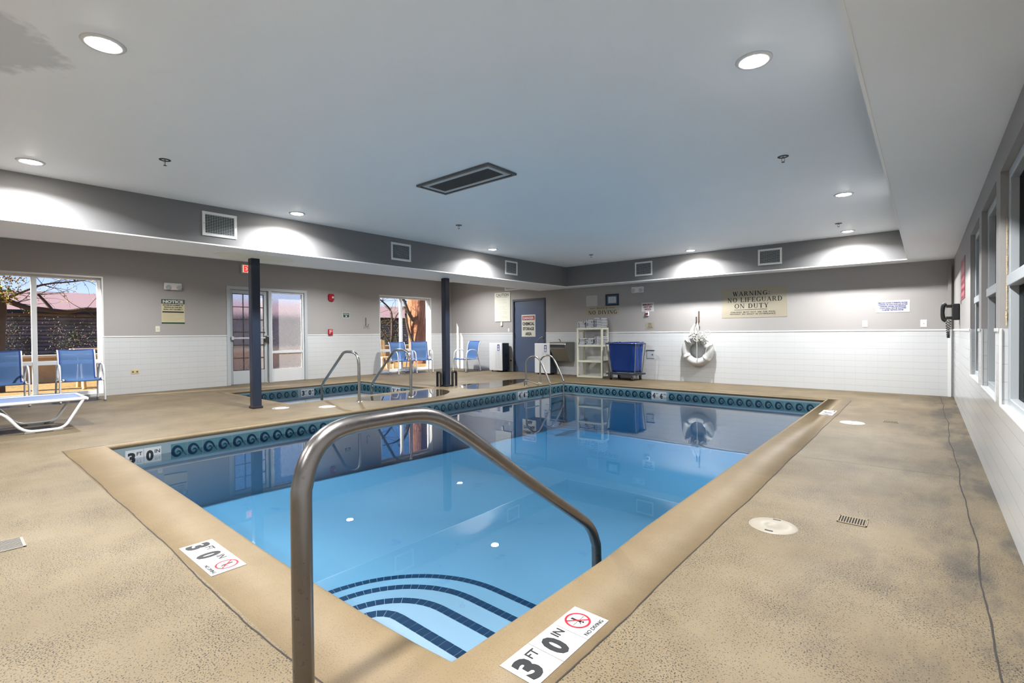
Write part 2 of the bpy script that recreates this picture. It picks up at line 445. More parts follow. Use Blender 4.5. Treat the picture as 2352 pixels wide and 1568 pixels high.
# ================================================================== THE SETTING
# ---- floor: deck slab with the two pools cut out
CO = .34                                                    # width of the pool coping
fx0, fx1, fy0, fy1 = PX0 - .06, PX1 + CO, PY0 - CO, PY1 + .02
sx0, sx1, sy0, sy1 = SX0 - .16, SX1 + .16, SY0 - .16, SY1 + .16
fl = MB(False)
xs = sorted({XL - .3, sx0, sx1, fx0, fx1, XR + .1}); ys = sorted({YF, fy0, sy0, sy1, fy1, YB + .1})
for i in range(len(xs) - 1):
    for j in range(len(ys) - 1):
        cx, cy = (xs[i] + xs[i + 1]) / 2, (ys[j] + ys[j + 1]) / 2
        if fx0 < cx < fx1 and fy0 < cy < fy1: continue
        if sx0 < cx < sx1 and sy0 < cy < sy1: continue
        fl.box(xs[i], xs[i + 1], ys[j], ys[j + 1], -.12, 0)
struct(fl, 'floor', M['deck'], 'tan textured concrete pool deck with pits and dark stains')

# pool coping (slightly bowed near side, like the real pour)
path = [(PX0, PY0)] + [(x, y) for x, y in ((-5.2, 1.114), (-4.4, 1.112), (-3.7, 1.106), (-3.1, 1.094), (-2.6, 1.085), (-2.1, 1.085), (-1.7, 1.09), (-1.4, 1.102))] + [(PX1, 1.116), (PX1 + .012, 1.6), (PX1 + .02, 2.1), (PX1 + .004, 2.6), (PX1, 4.5), (PX1, PY1), (PX0, PY1)]
outer = [(fx0, fy0)] + [(x, fy0) for x, y in path[1:9]] + [(fx1, fy0), (fx1, 1.6), (fx1, 2.1), (fx1, 2.6), (fx1, 4.5), (fx1, fy1), (fx0, fy1)]
def coping(name, path, outer, nose_prof, mats, label):
    mb = MB(); rows = []; n = len(path)
    for k in range(n):
        p = Vector((*path[k], 0)); q = Vector((*outer[k], 0))
        # inward mitre direction: offset each axis separately so faces stay parallel to the edges
        a = Vector((*path[k - 1], 0)); b = Vector((*path[(k + 1) % n], 0))
        e1 = (p - a).normalized(); e2 = (b - p).normalized()
        n1 = Vector((-e1.y, e1.x, 0)); n2 = Vector((-e2.y, e2.x, 0))          # ccw path: inward normals
        m = (n1 + n2); m = m / (m.length_squared / 2 if m.length_squared > 1e-6 else 1)
        row = [tuple(q + Vector((0, 0, -.10))), tuple(q)]
        for d, z in nose_prof: row.append(tuple(p + m * d + Vector((0, 0, z))))
        rows.append(row)
    rows.append(rows[0]); mb.grid(rows, 0, True)
    return struct(mb, name, mats, label)
nose = [(-.035, 0.0), (-.02, -.001), (-.006, -.005), (.003, -.014), (.006, -.026), (.004, -.040), (-.004, -.050), (-.016, -.054), (-.04, -.055), (-.05, -.055)]
coping('pool_coping', path, outer, nose, M['coping'], 'smooth tan rounded concrete edge around the big pool')
spath = [(SX0, SY0), (SX1, SY0), (SX1, SY1), (SX0, SY1)]
coping('spa_coping', spath, [(sx0, sy0), (sx1, sy0), (sx1, sy1), (sx0, sy1)], nose, M['coping'], 'rounded concrete edge around the small spa')

# ---- basins
def basin(name, x0, x1, y0, y1, floor_fn, label, zt=-.05):
    mb = MB(); N = 24
    for (a, b) in (((x0, y0), (x0, y1)), ((x1, y1), (x1, y0)), ((x1, y0), (x0, y0)), ((x0, y1), (x1, y1))):
        rows = []
        for i in range(N + 1):
            x = a[0] + (b[0] - a[0]) * i / N; y = a[1] + (b[1] - a[1]) * i / N
            z = floor_fn(y); rows.append([(x, y, zt), (x, y, -.25), (x, y, z + .12), (x, y, z)])
        mb.grid(rows, 0, False)
    rows = [[(x0 + (x1 - x0) * i / 4, y0 + (y1 - y0) * j / N, floor_fn(y0 + (y1 - y0) * j / N)) for i in range(5)] for j in range(N + 1)]
    mb.grid(rows, 0, False)
    return struct(mb, name, M['plaster'], label)
def pool_floor(y):
    return -.84 - .18 * max(0, min(1, (y - 2.5) / 6.7))
basin('pool_basin', PX0, PX1 + .03, PY0 - .035, PY1, pool_floor, 'pale blue plastered swimming pool shell')
basin('spa_basin', SX0, SX1, SY0, SY1, lambda y: -.62, 'pale blue plastered spa shell')
# bench seat round the spa with a dark tile line
mb = MB(); bw = .42
for (a, b, c, d) in ((SX0, SX0 + bw, SY0, SY1), (SX1 - bw, SX1, SY0, SY1), (SX0 + bw, SX1 - bw, SY0, SY0 + bw), (SX0 + bw, SX1 - bw, SY1 - bw, SY1)):
    mb.box(a, b, c, d, -.66, -.34)
for (a, b, c, d) in ((SX0 + bw - .05, SX0 + bw, SY0 + bw, SY1 - bw), (SX1 - bw, SX1 - bw + .05, SY0 + bw, SY1 - bw), (SX0 + bw - .05, SX1 - bw + .05, SY0 + bw - .05, SY0 + bw), (SX0 + bw - .05, SX1 - bw + .05, SY1 - bw, SY1 - bw + .05)):
    mb.box(a, b, c, d, -.345, -.336, 1)
struct(mb, 'spa_bench', [M['plaster'], M['nosing']], 'submerged bench ledge around the spa with dark tile line')

# water bodies (closed volumes; sides tucked behind the plaster)
def water(name, x0, x1, y0, y1, zb, m, label):
    mb = MB(); mb.box(x0 - .012, x1 + .012, y0 - .012, y1 + .012, zb, WZ); return struct(mb, name, m, label)
water('pool_water', PX0, PX1 + .03, PY0 - .035, PY1, -1.3, M['water'], 'clear still blue water of the big swimming pool')
water('spa_water', SX0, SX1, SY0, SY1, -.75, M['spawater'], 'clear blue water of the small spa')

# ---- corner entry steps in the pool, dark tiled nosings
def step_outline(wx, wy, r, n=14):
    """outline from the right wall along the front, round the corner, to the near wall"""
    x1, y0 = PX1 + .03, PY0 - .035
    X, Y = PX1 - wx, wy
    pts = [(x1, Y)]
    pts += [(X + r - r * math.sin(a), Y - r + r * math.cos(a)) for a in [PI / 2 * k / n for k in range(n + 1)]]
    pts.append((X, y0)); return pts
steps = [(.93, 1.49, .16, -.30), (1.26, 1.84, .42, -.44), (1.64, 2.20, .66, -.58), (2.02, 2.575, .92, -.72)]
for i, (wx, wy, r, zt) in enumerate(steps):
    out = step_outline(wx, wy, r)
    mb = MB(); poly = out + [(PX1 + .03, PY0 - .035)]
    mb.prism(list(reversed(poly)), -.95, zt)
    # nosing tiles: walk the outline
    L = [0]
    for a, b in zip(out, out[1:]): L.append(L[-1] + math.hypot(b[0] - a[0], b[1] - a[1]))
    def along(s):
        for k in range(len(out) - 1):
            if s <= L[k + 1] or k == len(out) - 2:
                t = (s - L[k]) / max(1e-6, L[k + 1] - L[k]); a, b = out[k], out[k + 1]
                e = Vector((b[0] - a[0], b[1] - a[1], 0)).normalized()
                return Vector((a[0] + (b[0] - a[0]) * t, a[1] + (b[1] - a[1]) * t, 0)), Vector((-e.y, e.x, 0))
    s = .004
    while s + .05 < L[-1]:
        p, n1 = along(s); q, n2 = along(s + .0495)
        inn = .052
        a = p + Vector((0, 0, zt + .002)); b = q + Vector((0, 0, zt + .002))
        mb.quad(a, b, b + n2 * inn, a + n1 * inn, 1)
        mb.quad(a - n1 * .002, b - n2 * .002, b - n2 * .002 - Vector((0, 0, .03)), a - n1 * .002 - Vector((0, 0, .03)), 1)
        s += .0525
    struct(mb, 'pool_step', [M['plaster'], M['nosing']], ['small top', 'second', 'third', 'lowest, widest'][i] + ' curved underwater entry step with dark tiled edge')

# ---- waterline wave tiles
def spiral_pts():
    return [(1.02, .10, .03), (.90, .16, .05), (.78, .36, .07), (.66, .60, .09), (.50, .76, .11), (.32, .78, .13), (.17, .64, .14), (.12, .42, .14), (.20, .22, .13), (.36, .14, .11),
            (.52, .20, .09), (.58, .34, .07), (.52, .46, .06), (.42, .46, .05), (.38, .38, .03)]
def smooth_pts(P, n=4):
    out = []
    for i in range(len(P) - 1):
        p0 = P[max(0, i - 1)]; p1 = P[i]; p2 = P[i + 1]; p3 = P[min(len(P) - 1, i + 2)]
        for k in range(n):
            t = k / n
            out.append(tuple(.5 * ((2 * p1[j]) + (-p0[j] + p2[j]) * t + (2 * p0[j] - 5 * p1[j] + 4 * p2[j] - p3[j]) * t * t + (-p0[j] + 3 * p1[j] - 3 * p2[j] + p3[j]) * t ** 3) for j in range(len(p1))))
    out.append(P[-1]); return out
WAVE = smooth_pts(spiral_pts(), 3)
def wave_band(name, a, b, z0=-.235, z1=-.08, skip=(), flip=False):
    """a,b: end points; the wall's normal is to the left of a->b when looking down"""
    a = Vector((*a, 0)); b = Vector((*b, 0)); d = (b - a).normalized(); L = (b - a).length
    nn = Vector((-d.y, d.x, 0)); mb = MB(); tw = .155; k = 0; s = 0.0
    g = a + nn * .004
    mb.quad(g + Vector((0, 0, -.05)), g + d * L + Vector((0, 0, -.05)), g + d * L + Vector((0, 0, z0 - .01)), g + Vector((0, 0, z0 - .01)), 2)
    while s + .02 < L:
        w = min(tw - .004, L - s)
        ctr = s + w / 2
        if not any(lo <= ctr <= hi for lo, hi in skip):
            p = a + d * (s + .002) + nn * .007
            mb.quad(p + Vector((0, 0, z0)), p + d * w + Vector((0, 0, z0)), p + d * w + Vector((0, 0, z1)), p + Vector((0, 0, z1)), 0)
            if w > .12:
                o = p + nn * .0012; row = []
                for i, (x, y, t) in enumerate(WAVE):
                    q = WAVE[min(i + 1, len(WAVE) - 1)]; q0 = WAVE[max(i - 1, 0)]
                    ex, ey = q[0] - q0[0], q[1] - q0[1]; el = math.hypot(ex, ey) or 1; nx, ny = -ey / el * t * .72, ex / el * t * .72
                    X = [x + nx, x - nx]
                    if flip: X = [1 - v for v in X]
                    Y = [y + ny, y - ny]
                    row.append([tuple(o + d * (max(0.005, min(.995, X[j])) * w) + Vector((0, 0, z0 + max(.01, min(.98, Y[j])) * (z1 - z0)))) for j in (0, 1)])
                mb.grid(row, 1, False)
        s += tw
    return struct(mb, name, [M['teal'], M['wave'], M['grout']])
wave_band('waterline_tile', (PX0, PY1), (PX0, PY0 - .03), skip=[(9.242 - 1.58, 9.242 - 1.24), (9.242 - 7.91, 9.242 - 7.56)], flip=True)['label'] = 'teal wave patterned tile band on the long far side of the pool'
wave_band('waterline_tile', (PX1 + .03, PY1), (PX0, PY1), skip=[(PX1 + .03 + 3.85, PX1 + .03 + 4.19)], flip=True)['label'] = 'teal wave patterned tile band on the deep end of the pool'
wave_band('waterline_tile', (PX1 + .03, PY0 - .03), (PX1 + .03, PY1), flip=True)['label'] = 'tile band on the near long side of the pool'
wave_band('waterline_tile', (PX0, PY0 - .033), (PX1 + .03, PY0 - .033), flip=True)['label'] = 'tile band on the step end of the pool'
wave_band('waterline_tile', (SX0, SY1), (SX0, SY0), skip=[(6.6 - 5.42, 6.6 - 5.10)], flip=True)['label'] = 'teal wave tile band on the window side of the spa'
wave_band('waterline_tile', (SX1, SY1), (SX0, SY1), skip=[(-7.76 + 8.79, -7.76 + 9.12)], flip=True)['label'] = 'teal wave tile band on the back side of the spa'
wave_band('waterline_tile', (SX1, SY0), (SX1, SY1), flip=True)['label'] = 'tile band on the pool side of the spa'

# ---- joints in the deck
def joint(pts, w, name, label, wob=.006, m=None, step=.06):
    P = [Vector((*p, 0)) for p in pts]; rows = []; ph = random.random() * 9; s = 0
    for a, b in zip(P, P[1:]):
        L = (b - a).length; d = (b - a).normalized(); n_ = Vector((-d.y, d.x, 0)); N = max(1, int(L / step))
        for k in range(N + (1 if b is P[-1] else 0)):
            c = a + d * (L * k / N); s += L / N
            o = wob * (math.sin(s * 3.1 + ph) * .6 + math.sin(s * 7.3 + ph * 2) * .4) + random.uniform(-.0015, .0015)
            ww = w * (.8 + .4 * random.random()) / 2
            rows.append([tuple(c + n_ * (o + ww) + Vector((0, 0, .0022))), tuple(c + n_ * (o - ww) + Vector((0, 0, .0022)))])
    mb = MB(); mb.grid(rows, 0, False)
    return struct(mb, name, m or mat('joint_sealant', (30, 24, 20), .8), label)
joint([(-6.335, 1.10), (-6.333, .785), (-3.8, .78), (-2.0, .757), (-1.46, .773), (fx1 - .001, .775)], .005, 'expansion_joint', 'dark joint line between near coping and deck')
joint([(fx1, .775), (fx1 - .002, 2.0), (fx1, 3.2), (fx1, 9.27)], .005, 'expansion_joint', 'dark joint line along the right side of the pool')
joint([(.19, 1.5), (.19, 3.0), (.196, 4.0), (.198, 4.9), (.184, 5.9), (.195, 7.7), (.184, 10.70)], .006, 'expansion_joint', 'dark wavy crack near the right wall', .012)
joint([(fx1, 4.88), (.2, 4.92)], .0035, 'expansion_joint', 'thin cross joint on the right walkway', .003)

# ---- walls with openings
def wall_seg(mb, plane, a0, a1, z0, z1, t0, t1, mi):
    (mb.box(t0, t1, a0, a1, z0, z1, mi) if plane == 'X' else mb.box(a0, a1, t0, t1, z0, z1, mi))
def wall(name, plane, t0, t1, a0, a1, H, holes, mats, label, tiles=True):
    """holes: (a0,a1,z0,z1); split at the top of the tiles"""
    mb = MB(False); aa = sorted({a0, a1, *[h[0] for h in holes], *[h[1] for h in holes]})
    zz = sorted({0, ZT if tiles else H, H, *[h[2] for h in holes], *[h[3] for h in holes]})
    for i in range(len(aa) - 1):
        for j in range(len(zz) - 1):
            ca, cz = (aa[i] + aa[i + 1]) / 2, (zz[j] + zz[j + 1]) / 2
            if any(h[0] < ca < h[1] and h[2] < cz < h[3] for h in holes): continue
            wall_seg(mb, plane, aa[i], aa[i + 1], zz[j], zz[j + 1], t0, t1, 1 if (tiles and cz < ZT) else 0)
    return struct(mb, name, mats, label)
H_ = ZC + .25
LW = [(.05, 2.02, .05, 2.185), (4.13, 5.95, 0, 2.185), (8.06, 9.89, .03, 2.18)]
wall('wall_left', 'X', XL - .20, XL, YF, YB + .2, H_, LW, [M['wallpaint'], M['tileY']], 'long grey wall with white tiled lower half and windows')
BD = (-9.06, -7.90, 0, 2.06)
wall('wall_back', 'Y', YB, YB + .15, XL, XR + .3, H_, [BD], [M['wallpaint'], M['tileX']], 'end wall painted grey above white tiles')
RWIN = [(5.84, 6.92, .63, 2.07), (4.50, 5.60, .63, 2.07), (3.15, 4.27, .63, 2.07), (1.8, 2.9, .63, 2.07)]
wall('wall_right', 'X', XR, XR + .30, YF, YB, H_, RWIN, [M['wallpaint'], M['tileY']], 'near right wall with tall narrow windows')
wall('wall_front', 'Y', YF - .15, YF, XL - .2, XR + .3, H_, [], [M['wallpaint'], M['tileX']], 'wall behind the viewer')
# rounded cap row of the wainscot
for nm, c, ax, lo, hi, skip in (('trim_1', XL + .004, 'Y', YF, YB, LW), ('trim_2', YB - .004, 'X', XL, XR, [BD]), ('trim_3', XR - .004, 'Y', YF, YB, RWIN)):
    mb = MB(); segs = []; s0 = lo
    for h in sorted(skip): segs.append((s0, h[0])); s0 = h[1]
    segs.append((s0, hi))
    for a, b in segs:
        if ax == 'Y': mb.box(min(c, c - .006 * (1 if c > 0 else -1)), max(c, c - .006 * (1 if c > 0 else -1)), a, b, ZT - .022, ZT + .002)
        else: mb.box(a, b, c - .004, c + .004, ZT - .022, ZT + .002)
    struct(mb, nm, M['white'], 'bullnose cap row on top of the wall tiles', bevel=.003)
# tiled reveals of the right-hand windows: light bullnose edges
mb = MB()
for (a, b, z0, z1) in RWIN:
    for y in (a, b):
        mb.box(XR - .003, XR + .012, y - .012, y + .012, z0, ZT)
    mb.box(XR - .003, XR + .06, a, b, z0 - .012, z0 + .006)
struct(mb, 'trim_4', M['white'], 'white tiled sills and edges of the right windows', bevel=.004)

# ---- ceiling and dropped soffits
mb = MB(); mb.box(XL - .2, XR + .3, YF - .1, YB + .15, ZC, ZC + .15)
struct(mb, 'ceiling', M['ceiling'], 'pale grey painted raised ceiling above the pool')
mb = MB()
def soffit(mb, x0, x1, y0, y1):
    v = [(x, y, z) for z in (ZS, ZC + .02) for y in (y0, y1) for x in (x0, x1)]
    mb.add(v, [(0, 2, 3, 1)], 1); mb.add(v, [(0, 1, 5, 4), (2, 6, 7, 3), (0, 4, 6, 2), (1, 3, 7, 5), (4, 5, 7, 6)], 0)
soffit(mb, XB, TX0, YF, YB)
struct(mb, 'ceiling_beam', [M['soffitpaint'], M['ceiling']], 'grey dropped beam along the left side resting on two dark posts')
mb = MB(); soffit(mb, TX0, TX1, TY1, YB)
struct(mb, 'ceiling_soffit', [M['soffitpaint'], M['ceiling']], 'grey dropped soffit along the end wall')
mb = MB(); soffit(mb, TX1, XR, YF, YB)
struct(mb, 'ceiling_soffit', [M['soffitpaint'], M['ceiling']], 'pale dropped soffit along the right wall')
mb = MB(); soffit(mb, TX0, TX1, YF, TY0)
struct(mb, 'ceiling_soffit', [M['soffitpaint'], M['ceiling']], 'dropped soffit behind the viewer')

# slim corner beads along the edges of the raised ceiling
mb = MB(); mb.box(TX1 - .002, TX1 + .014, TY0, TY1, ZS - .0035, ZS + .012); mb.box(TX0 - .014, TX0 + .002, TY0, TY1, ZS - .0035, ZS + .012); mb.box(TX0, TX1, TY1 - .002, TY1 + .014, ZS - .0035, ZS + .012)
struct(mb, 'trim_6', mat('bead_white', (240, 240, 240), .5), 'thin white corner beads along the lower edges of the raised ceiling')

# ---- left windows, sliding type
def window_left(name, y0, y1, z0, z1, mull, zbar, label):
    root = empty(name, (XL - .1, (y0 + y1) / 2, z0), kind='structure', label=label)
    xa, xb = XL - .17, XL - .10
    mb = MB()
    mb.box(xa, xb, y0, y0 + .05, z0, z1); mb.box(xa, xb, y1 - .05, y1, z0, z1)
    mb.box(xa, xb, y0, y1, z1 - .05, z1); mb.box(xa, xb, y0, y1, z0, z0 + .06)
    mb.build('window_frame', M['whitealu'], root, bevel=.004)
    mb = MB(); mb.box(xa - .005, xb + .008, mull - .035, mull + .035, z0 + .06, z1 - .05); mb.build('mullion', M['whitealu'], root, bevel=.004)
    mb = MB(); mb.box(xa, xb, y0 + .05, y1 - .05, zbar - .035, zbar + .035); mb.build('transom', M['whitealu'], root, bevel=.004)
    for a, b in ((y0 + .05, mull - .035), (mull + .035, y1 - .05)):
        for c, d in ((z0 + .06, zbar - .035), (zbar + .035, z1 - .05)):
            mb = MB(); mb.box(XL - .137, XL - .131, a, b, c, d); mb.build('pane', M['glass'], root)
    mb = MB(); mb.box(XL - .11, XL - .001, y0 - .0, y1 + .0, z0 - .02, z0 + .002); mb.build('window_sill', M['white'], root)
    # white inner lining that catches the sun
    mb = MB(); mb.box(XL - .2, XL + .006, y1 - .004, y1 + .02, z0, z1 + .02); mb.box(XL - .2, XL + .006, y0 - .02, y0 + .004, z0, z1 + .02); mb.box(XL - .2, XL + .006, y0, y1, z1 - .004, z1 + .02)
    mb.build('window_lining', M['white'], root)
window_left('window_1', .05, 2.02, .05, 2.185, 1.125, .64, 'large left window looking onto autumn trees')
window_left('window_2', 8.06, 9.89, .03, 2.18, 8.86, .63, 'window behind the blue chairs with a thick tree trunk outside')

# ---- glazed entrance: door leaf with dark grid and fogged side light
root = empty('door_1', (XL - .05, 5.04, 0), kind='structure', label='white glazed entrance door with dark grid and fogged side light')
mb = MB()
xa, xb = XL - .12, XL + .012
mb.box(xa, xb, 4.13, 4.20, 0, 2.185); mb.box(xa, xb, 5.88, 5.95, 0, 2.185); mb.box(xa, xb, 4.13, 5.95, 2.115, 2.185); mb.box(xa, xb, 5.02, 5.085, 0, 2.12)
mb.build('door_frame', M['greyalu'], root, bevel=.005)
mb = MB(); xa, xb = XL - .085, XL - .04; y0, y1, z0, z1 = 4.20, 5.02, .012, 2.115
mb.box(xa, xb, y0, 4.265, z0, z1); mb.box(xa, xb, 4.935, y1, z0, z1); mb.box(xa, xb, 4.265, 4.935, 2.03, z1); mb.box(xa, xb, 4.265, 4.935, z0, .31)
leaf = mb.build('door_leaf', M['greyalu'], root, bevel=.004)
mb = MB()
for z in (1.735, 1.455, 1.17, .88, .59): mb.box(XL - .075, XL - .05, 4.265, 4.935, z - .008, z + .008)
mb.box(XL - .075, XL - .05, 4.485, 4.50, .31, 2.03); mb.box(XL - .075, XL - .05, 4.71, 4.725, .31, 2.03)
for a, b, c, d in ((4.265, 4.935, 2.015, 2.03), (4.265, 4.935, .31, .325), (4.265, 4.277, .31, 2.03), (4.923, 4.935, .31, 2.03)): mb.box(XL - .078, XL - .047, a, b, c, d)
mb.build('glazing_bars', mat('dark_bronze', (52, 46, 44), .4), leaf)
mb = MB(); mb.box(XL - .066, XL - .060, 4.265, 4.935, .31, 2.03); mb.build('pane', M['fog'], leaf)
mb = MB(); mb.box(XL - .035, XL + .035, 4.215, 4.265, 1.0, 1.075); mb.box(XL + .005, XL + .03, 4.25, 4.96, 1.02, 1.055); mb.build('push_bar', M['greyalu'], leaf, bevel=.005)
mb = MB(); mb.box(XL - .04, XL + .045, 4.94, 5.0, .93, 1.08); mb.cyl((XL - .04, 4.93, 1.16), .018, .03, 12, 0, 'X'); mb.build('lock', mat('lock_metal', (92, 88, 82), .3, 1), leaf, bevel=.004)
mb = MB(); ya, yb = 5.085, 5.88
for a, b, c, d in ((ya, ya + .035, 0, 2.115), (yb - .05, yb, 0, 2.115), (ya, yb, 2.08, 2.115), (ya, yb, .67, .735), (ya, yb, 0, .31)): mb.box(XL - .085, XL - .03, a, b, c, d)
sl = mb.build('side_light', M['whitealu'], root, bevel=.004)
for c, d in ((.735, 2.08), (.31, .67)):
    mb = MB(); mb.box(XL - .066, XL - .060, ya + .035, yb - .05, c, d); mb.build('pane', M['fog'], sl)

# ---- steel door of the chemical store
root = empty('door_2', (-8.48, YB, 0), kind='structure', label='slate blue steel door of the chemical store')
mb = MB(); x0, x1 = BD[0], BD[1]
for a, b, c, d in ((x0 - .0, x0 + .05, 0, 2.06), (x1 - .05, x1, 0, 2.06), (x0, x1, 2.0, 2.06)): mb.box(a, b, YB - .018, YB + .12, c, d)
mb.build('door_frame', M['doorframe'], root, bevel=.005)
mb = MB(); mb.box(x0 + .055, x1 - .055, YB + .012, YB + .055, .008, 1.995); leaf = mb.build('door_leaf', M['doorblue'], root, bevel=.003)
for z in (.25, 1.02, 1.78):
    mb = MB(); mb.box(x0 + .035, x0 + .066, YB - .004, YB + .014, z - .06, z + .06); mb.cyl((x0 + .052, YB - .006, z - .06), .009, .12, 10); mb.build('hinge', M['black'], leaf)
mb = MB(); mb.cyl((x1 - .115, YB + .012, .97), .034, -.03, 20, 0, 'Y'); mb.tube(fillet([(x1 - .115, YB + .0, .97), (x1 - .115, YB - .055, .97), (x1 - .16, YB - .06, .955), (x1 - .25, YB - .06, .86)], .02), .010, 10)
mb.build('door_handle', M['steel'], leaf)

# ---- right windows
for k, (a, b, z0, z1) in enumerate(RWIN[:3]):
    root = empty('window_%d' % (k + 3), (XR + .06, (a + b) / 2, z0), kind='structure', label=['narrow dark window furthest along the right wall', 'middle dark window of the right wall', 'dark window of the right wall at the picture edge'][k])
    mb = MB(); xa, xb = XR + .036, XR + .10
    mb.box(xa, xb, a, a + .06, z0, z1); mb.box(xa, xb, b - .075, b, z0, z1); mb.box(xa, xb, a, b, z1 - .06, z1); mb.box(xa, xb, a, b, z0, z0 + .05)
    mb.build('window_frame', M['greyalu'], root, bevel=.004)
    mb = MB(); mb.box(XR + .024, XR + .09, a + .06, b - .075, 1.36, 1.425); mb.build('transom', M['greyalu'], root, bevel=.004)
    for c, d in ((z0 + .05, 1.36), (1.425, z1 - .06)):
        mb = MB(); mb.box(XR + .076, XR + .081, a + .06, b - .075, c, d); mb.build('pane', M['darkglass'], root)
    mb = MB(); mb.box(XR + .084, XR + .098, b - .20, b - .17, z0 + .05, z1 - .06); mb.build('screen_rail', M['black'], root)
# dark walled box added behind the right windows to keep daylight out
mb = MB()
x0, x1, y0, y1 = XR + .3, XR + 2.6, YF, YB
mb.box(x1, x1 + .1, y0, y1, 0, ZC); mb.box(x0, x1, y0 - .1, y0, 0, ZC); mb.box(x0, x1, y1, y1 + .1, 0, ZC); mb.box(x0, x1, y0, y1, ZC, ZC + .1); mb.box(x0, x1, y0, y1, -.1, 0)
struct(mb, 'wall_dark_box', mat('dark_box_paint', (40, 40, 42), .8), 'added dark box behind the right windows, standing in for an unlit corridor')
# crumbling foam sealant beside the nearest right window
mb = MB()
P = [(XR + .030, 4.262 + random.uniform(-.004, .002), z) for z in [1.22 + .035 * i for i in range(17)]]
mb.tube(P, [random.uniform(.002, .0045) for _ in P], 8)
P = [(XR + .028, 4.258, z) for z in [1.12 + .03 * i for i in range(4)]]
mb.tube(P, [random.uniform(.003, .006) for _ in P], 8)
tag(mb.build('foam_sealant', mat('yellow_foam', (196, 176, 140), .95, bump=1, bscale=80)), 'crumbling yellow foam sealant strip in the right window corner', 'sealant')
# white pipe in the far right corner
mb = MB(); mb.box(XR - .075, XR - .03, YB - .05, YB - .004, 0.0, ZT); mb.box(XR - .075, XR - .03, YB - .05, YB - .004, ZT, 2.15, 1); tag(mb.build('conduit', [M['white'], M['wallpaint']], bevel=.004), 'slim white conduit in the corner of the end wall', 'conduit')



# ================================================================== CEILING FIXTURES
def make_lamp(label, grp='recessed ceiling lamps over the pool'):
    root = empty('recessed_ceiling_light', label=label, cat='ceiling light', group=grp)
    mb = MB(); mb.lathe([(.070, -.004), (.078, -.010), (.098, -.008), (.104, 0), (.070, 0), (.070, -.004)], 40)
    mb.build('trim_ring', M['white'], root)
    mb = MB(); mb.lathe([(.0001, -.016), (.03, -.0155), (.055, -.012), (.071, -.004)], 32); mb.build('lamp_lens', M['lens'], root)
    return root
def add_spot(root):
    o = bpy.data.objects.new('lamp_light', LAMP_DATA); COL.objects.link(o); o.parent = root; o.location = (0, 0, -.018)
LAMPS = [(-3.53, .64, 'nearest ceiling lamp, beside the water stain'), (-.80, 3.24, 'bright ceiling lamp above the right walkway, nearest the viewer'), (-6.40, .61, 'ceiling lamp nearest the left edge, beside the grey beam'),
         (-6.50, 3.20, 'ceiling lamp above the beam vent and first dark post'), (-6.47, 7.08, 'ceiling lamp in front of the far left beam near the small vent'), (-3.63, 9.90, 'ceiling lamp in front of the end soffit between its two vents'),
         (-.76, 7.12, 'ceiling lamp half way down the right side'), (-.99, 9.80, 'ceiling lamp at the far right corner of the raised ceiling')]
proto = None
for x, y, lb in LAMPS:
    if proto is None: o = proto = make_lamp(lb)
    else: o = clone(proto)
    o.location = (x, y, ZC); o['label'] = lb
for x, y in ((-.8, .62), (-3.53, -1.8), (-6.4, -1.8), (-.8, -1.8)):              # the rest of the lamp grid, above and behind the viewer
    o = clone(proto); o.location = (x, y, ZC); o['label'] = 'ceiling lamp of the same row behind the viewer'; o['group'] = 'recessed ceiling lamps behind the viewer'
# lamps of the lower-lit aisle beyond the beam
for x, y in ((-9.9, 2.0), (-9.9, 6.0), (-9.9, 9.4)):
    o = clone(proto); o.location = (x, y, ZC); o['label'] = 'ceiling lamp hidden beyond the beam'; o['group'] = 'recessed ceiling lamps beyond the beam'

for o in [x for x in bpy.data.objects if x.name.startswith('recessed_ceiling_light')]: add_spot(o)
def make_sprinkler():
    root = empty('fire_sprinkler', label='x', cat='sprinkler', group='fire sprinklers on the raised ceiling')
    mb = MB(); mb.lathe([(.028, -.002), (.034, -.006), (.046, -.004), (.048, 0), (.028, 0)], 24); mb.build('escutcheon', M['black'], root)
    mb = MB(); mb.cyl((0, 0, 0), .008, -.02, 10); mb.tube(fillet([(.012, 0, -.018), (.016, 0, -.035), (0, 0, -.052)], .006), .0025, 8); mb.tube(fillet([(-.012, 0, -.018), (-.016, 0, -.035), (0, 0, -.052)], .006), .0025, 8)
    mb.build('sprinkler_frame', M['steel'], root)
    mb = MB(); mb.cyl((0, 0, -.052), .015, -.002, 12); mb.build('deflector', M['black'], root)
    return root
pr = None
for x, y, lb in ((-5.428, 1.419, 'black sprinkler head nearest the left lamps'), (-5.413, 5.17, 'small black sprinkler head beyond the ceiling grille'), (-5.41, 9.01, 'tiny black sprinkler at the far end of the ceiling'), (-1.031, 5.2, 'black sprinkler head on the right side of the ceiling'), (-1.027, 9.0, 'black sprinkler next to the far right lamp')):
    if pr is None: o = pr = make_sprinkler()
    else: o = clone(pr)
    o.location = (x, y, ZC); o['label'] = lb

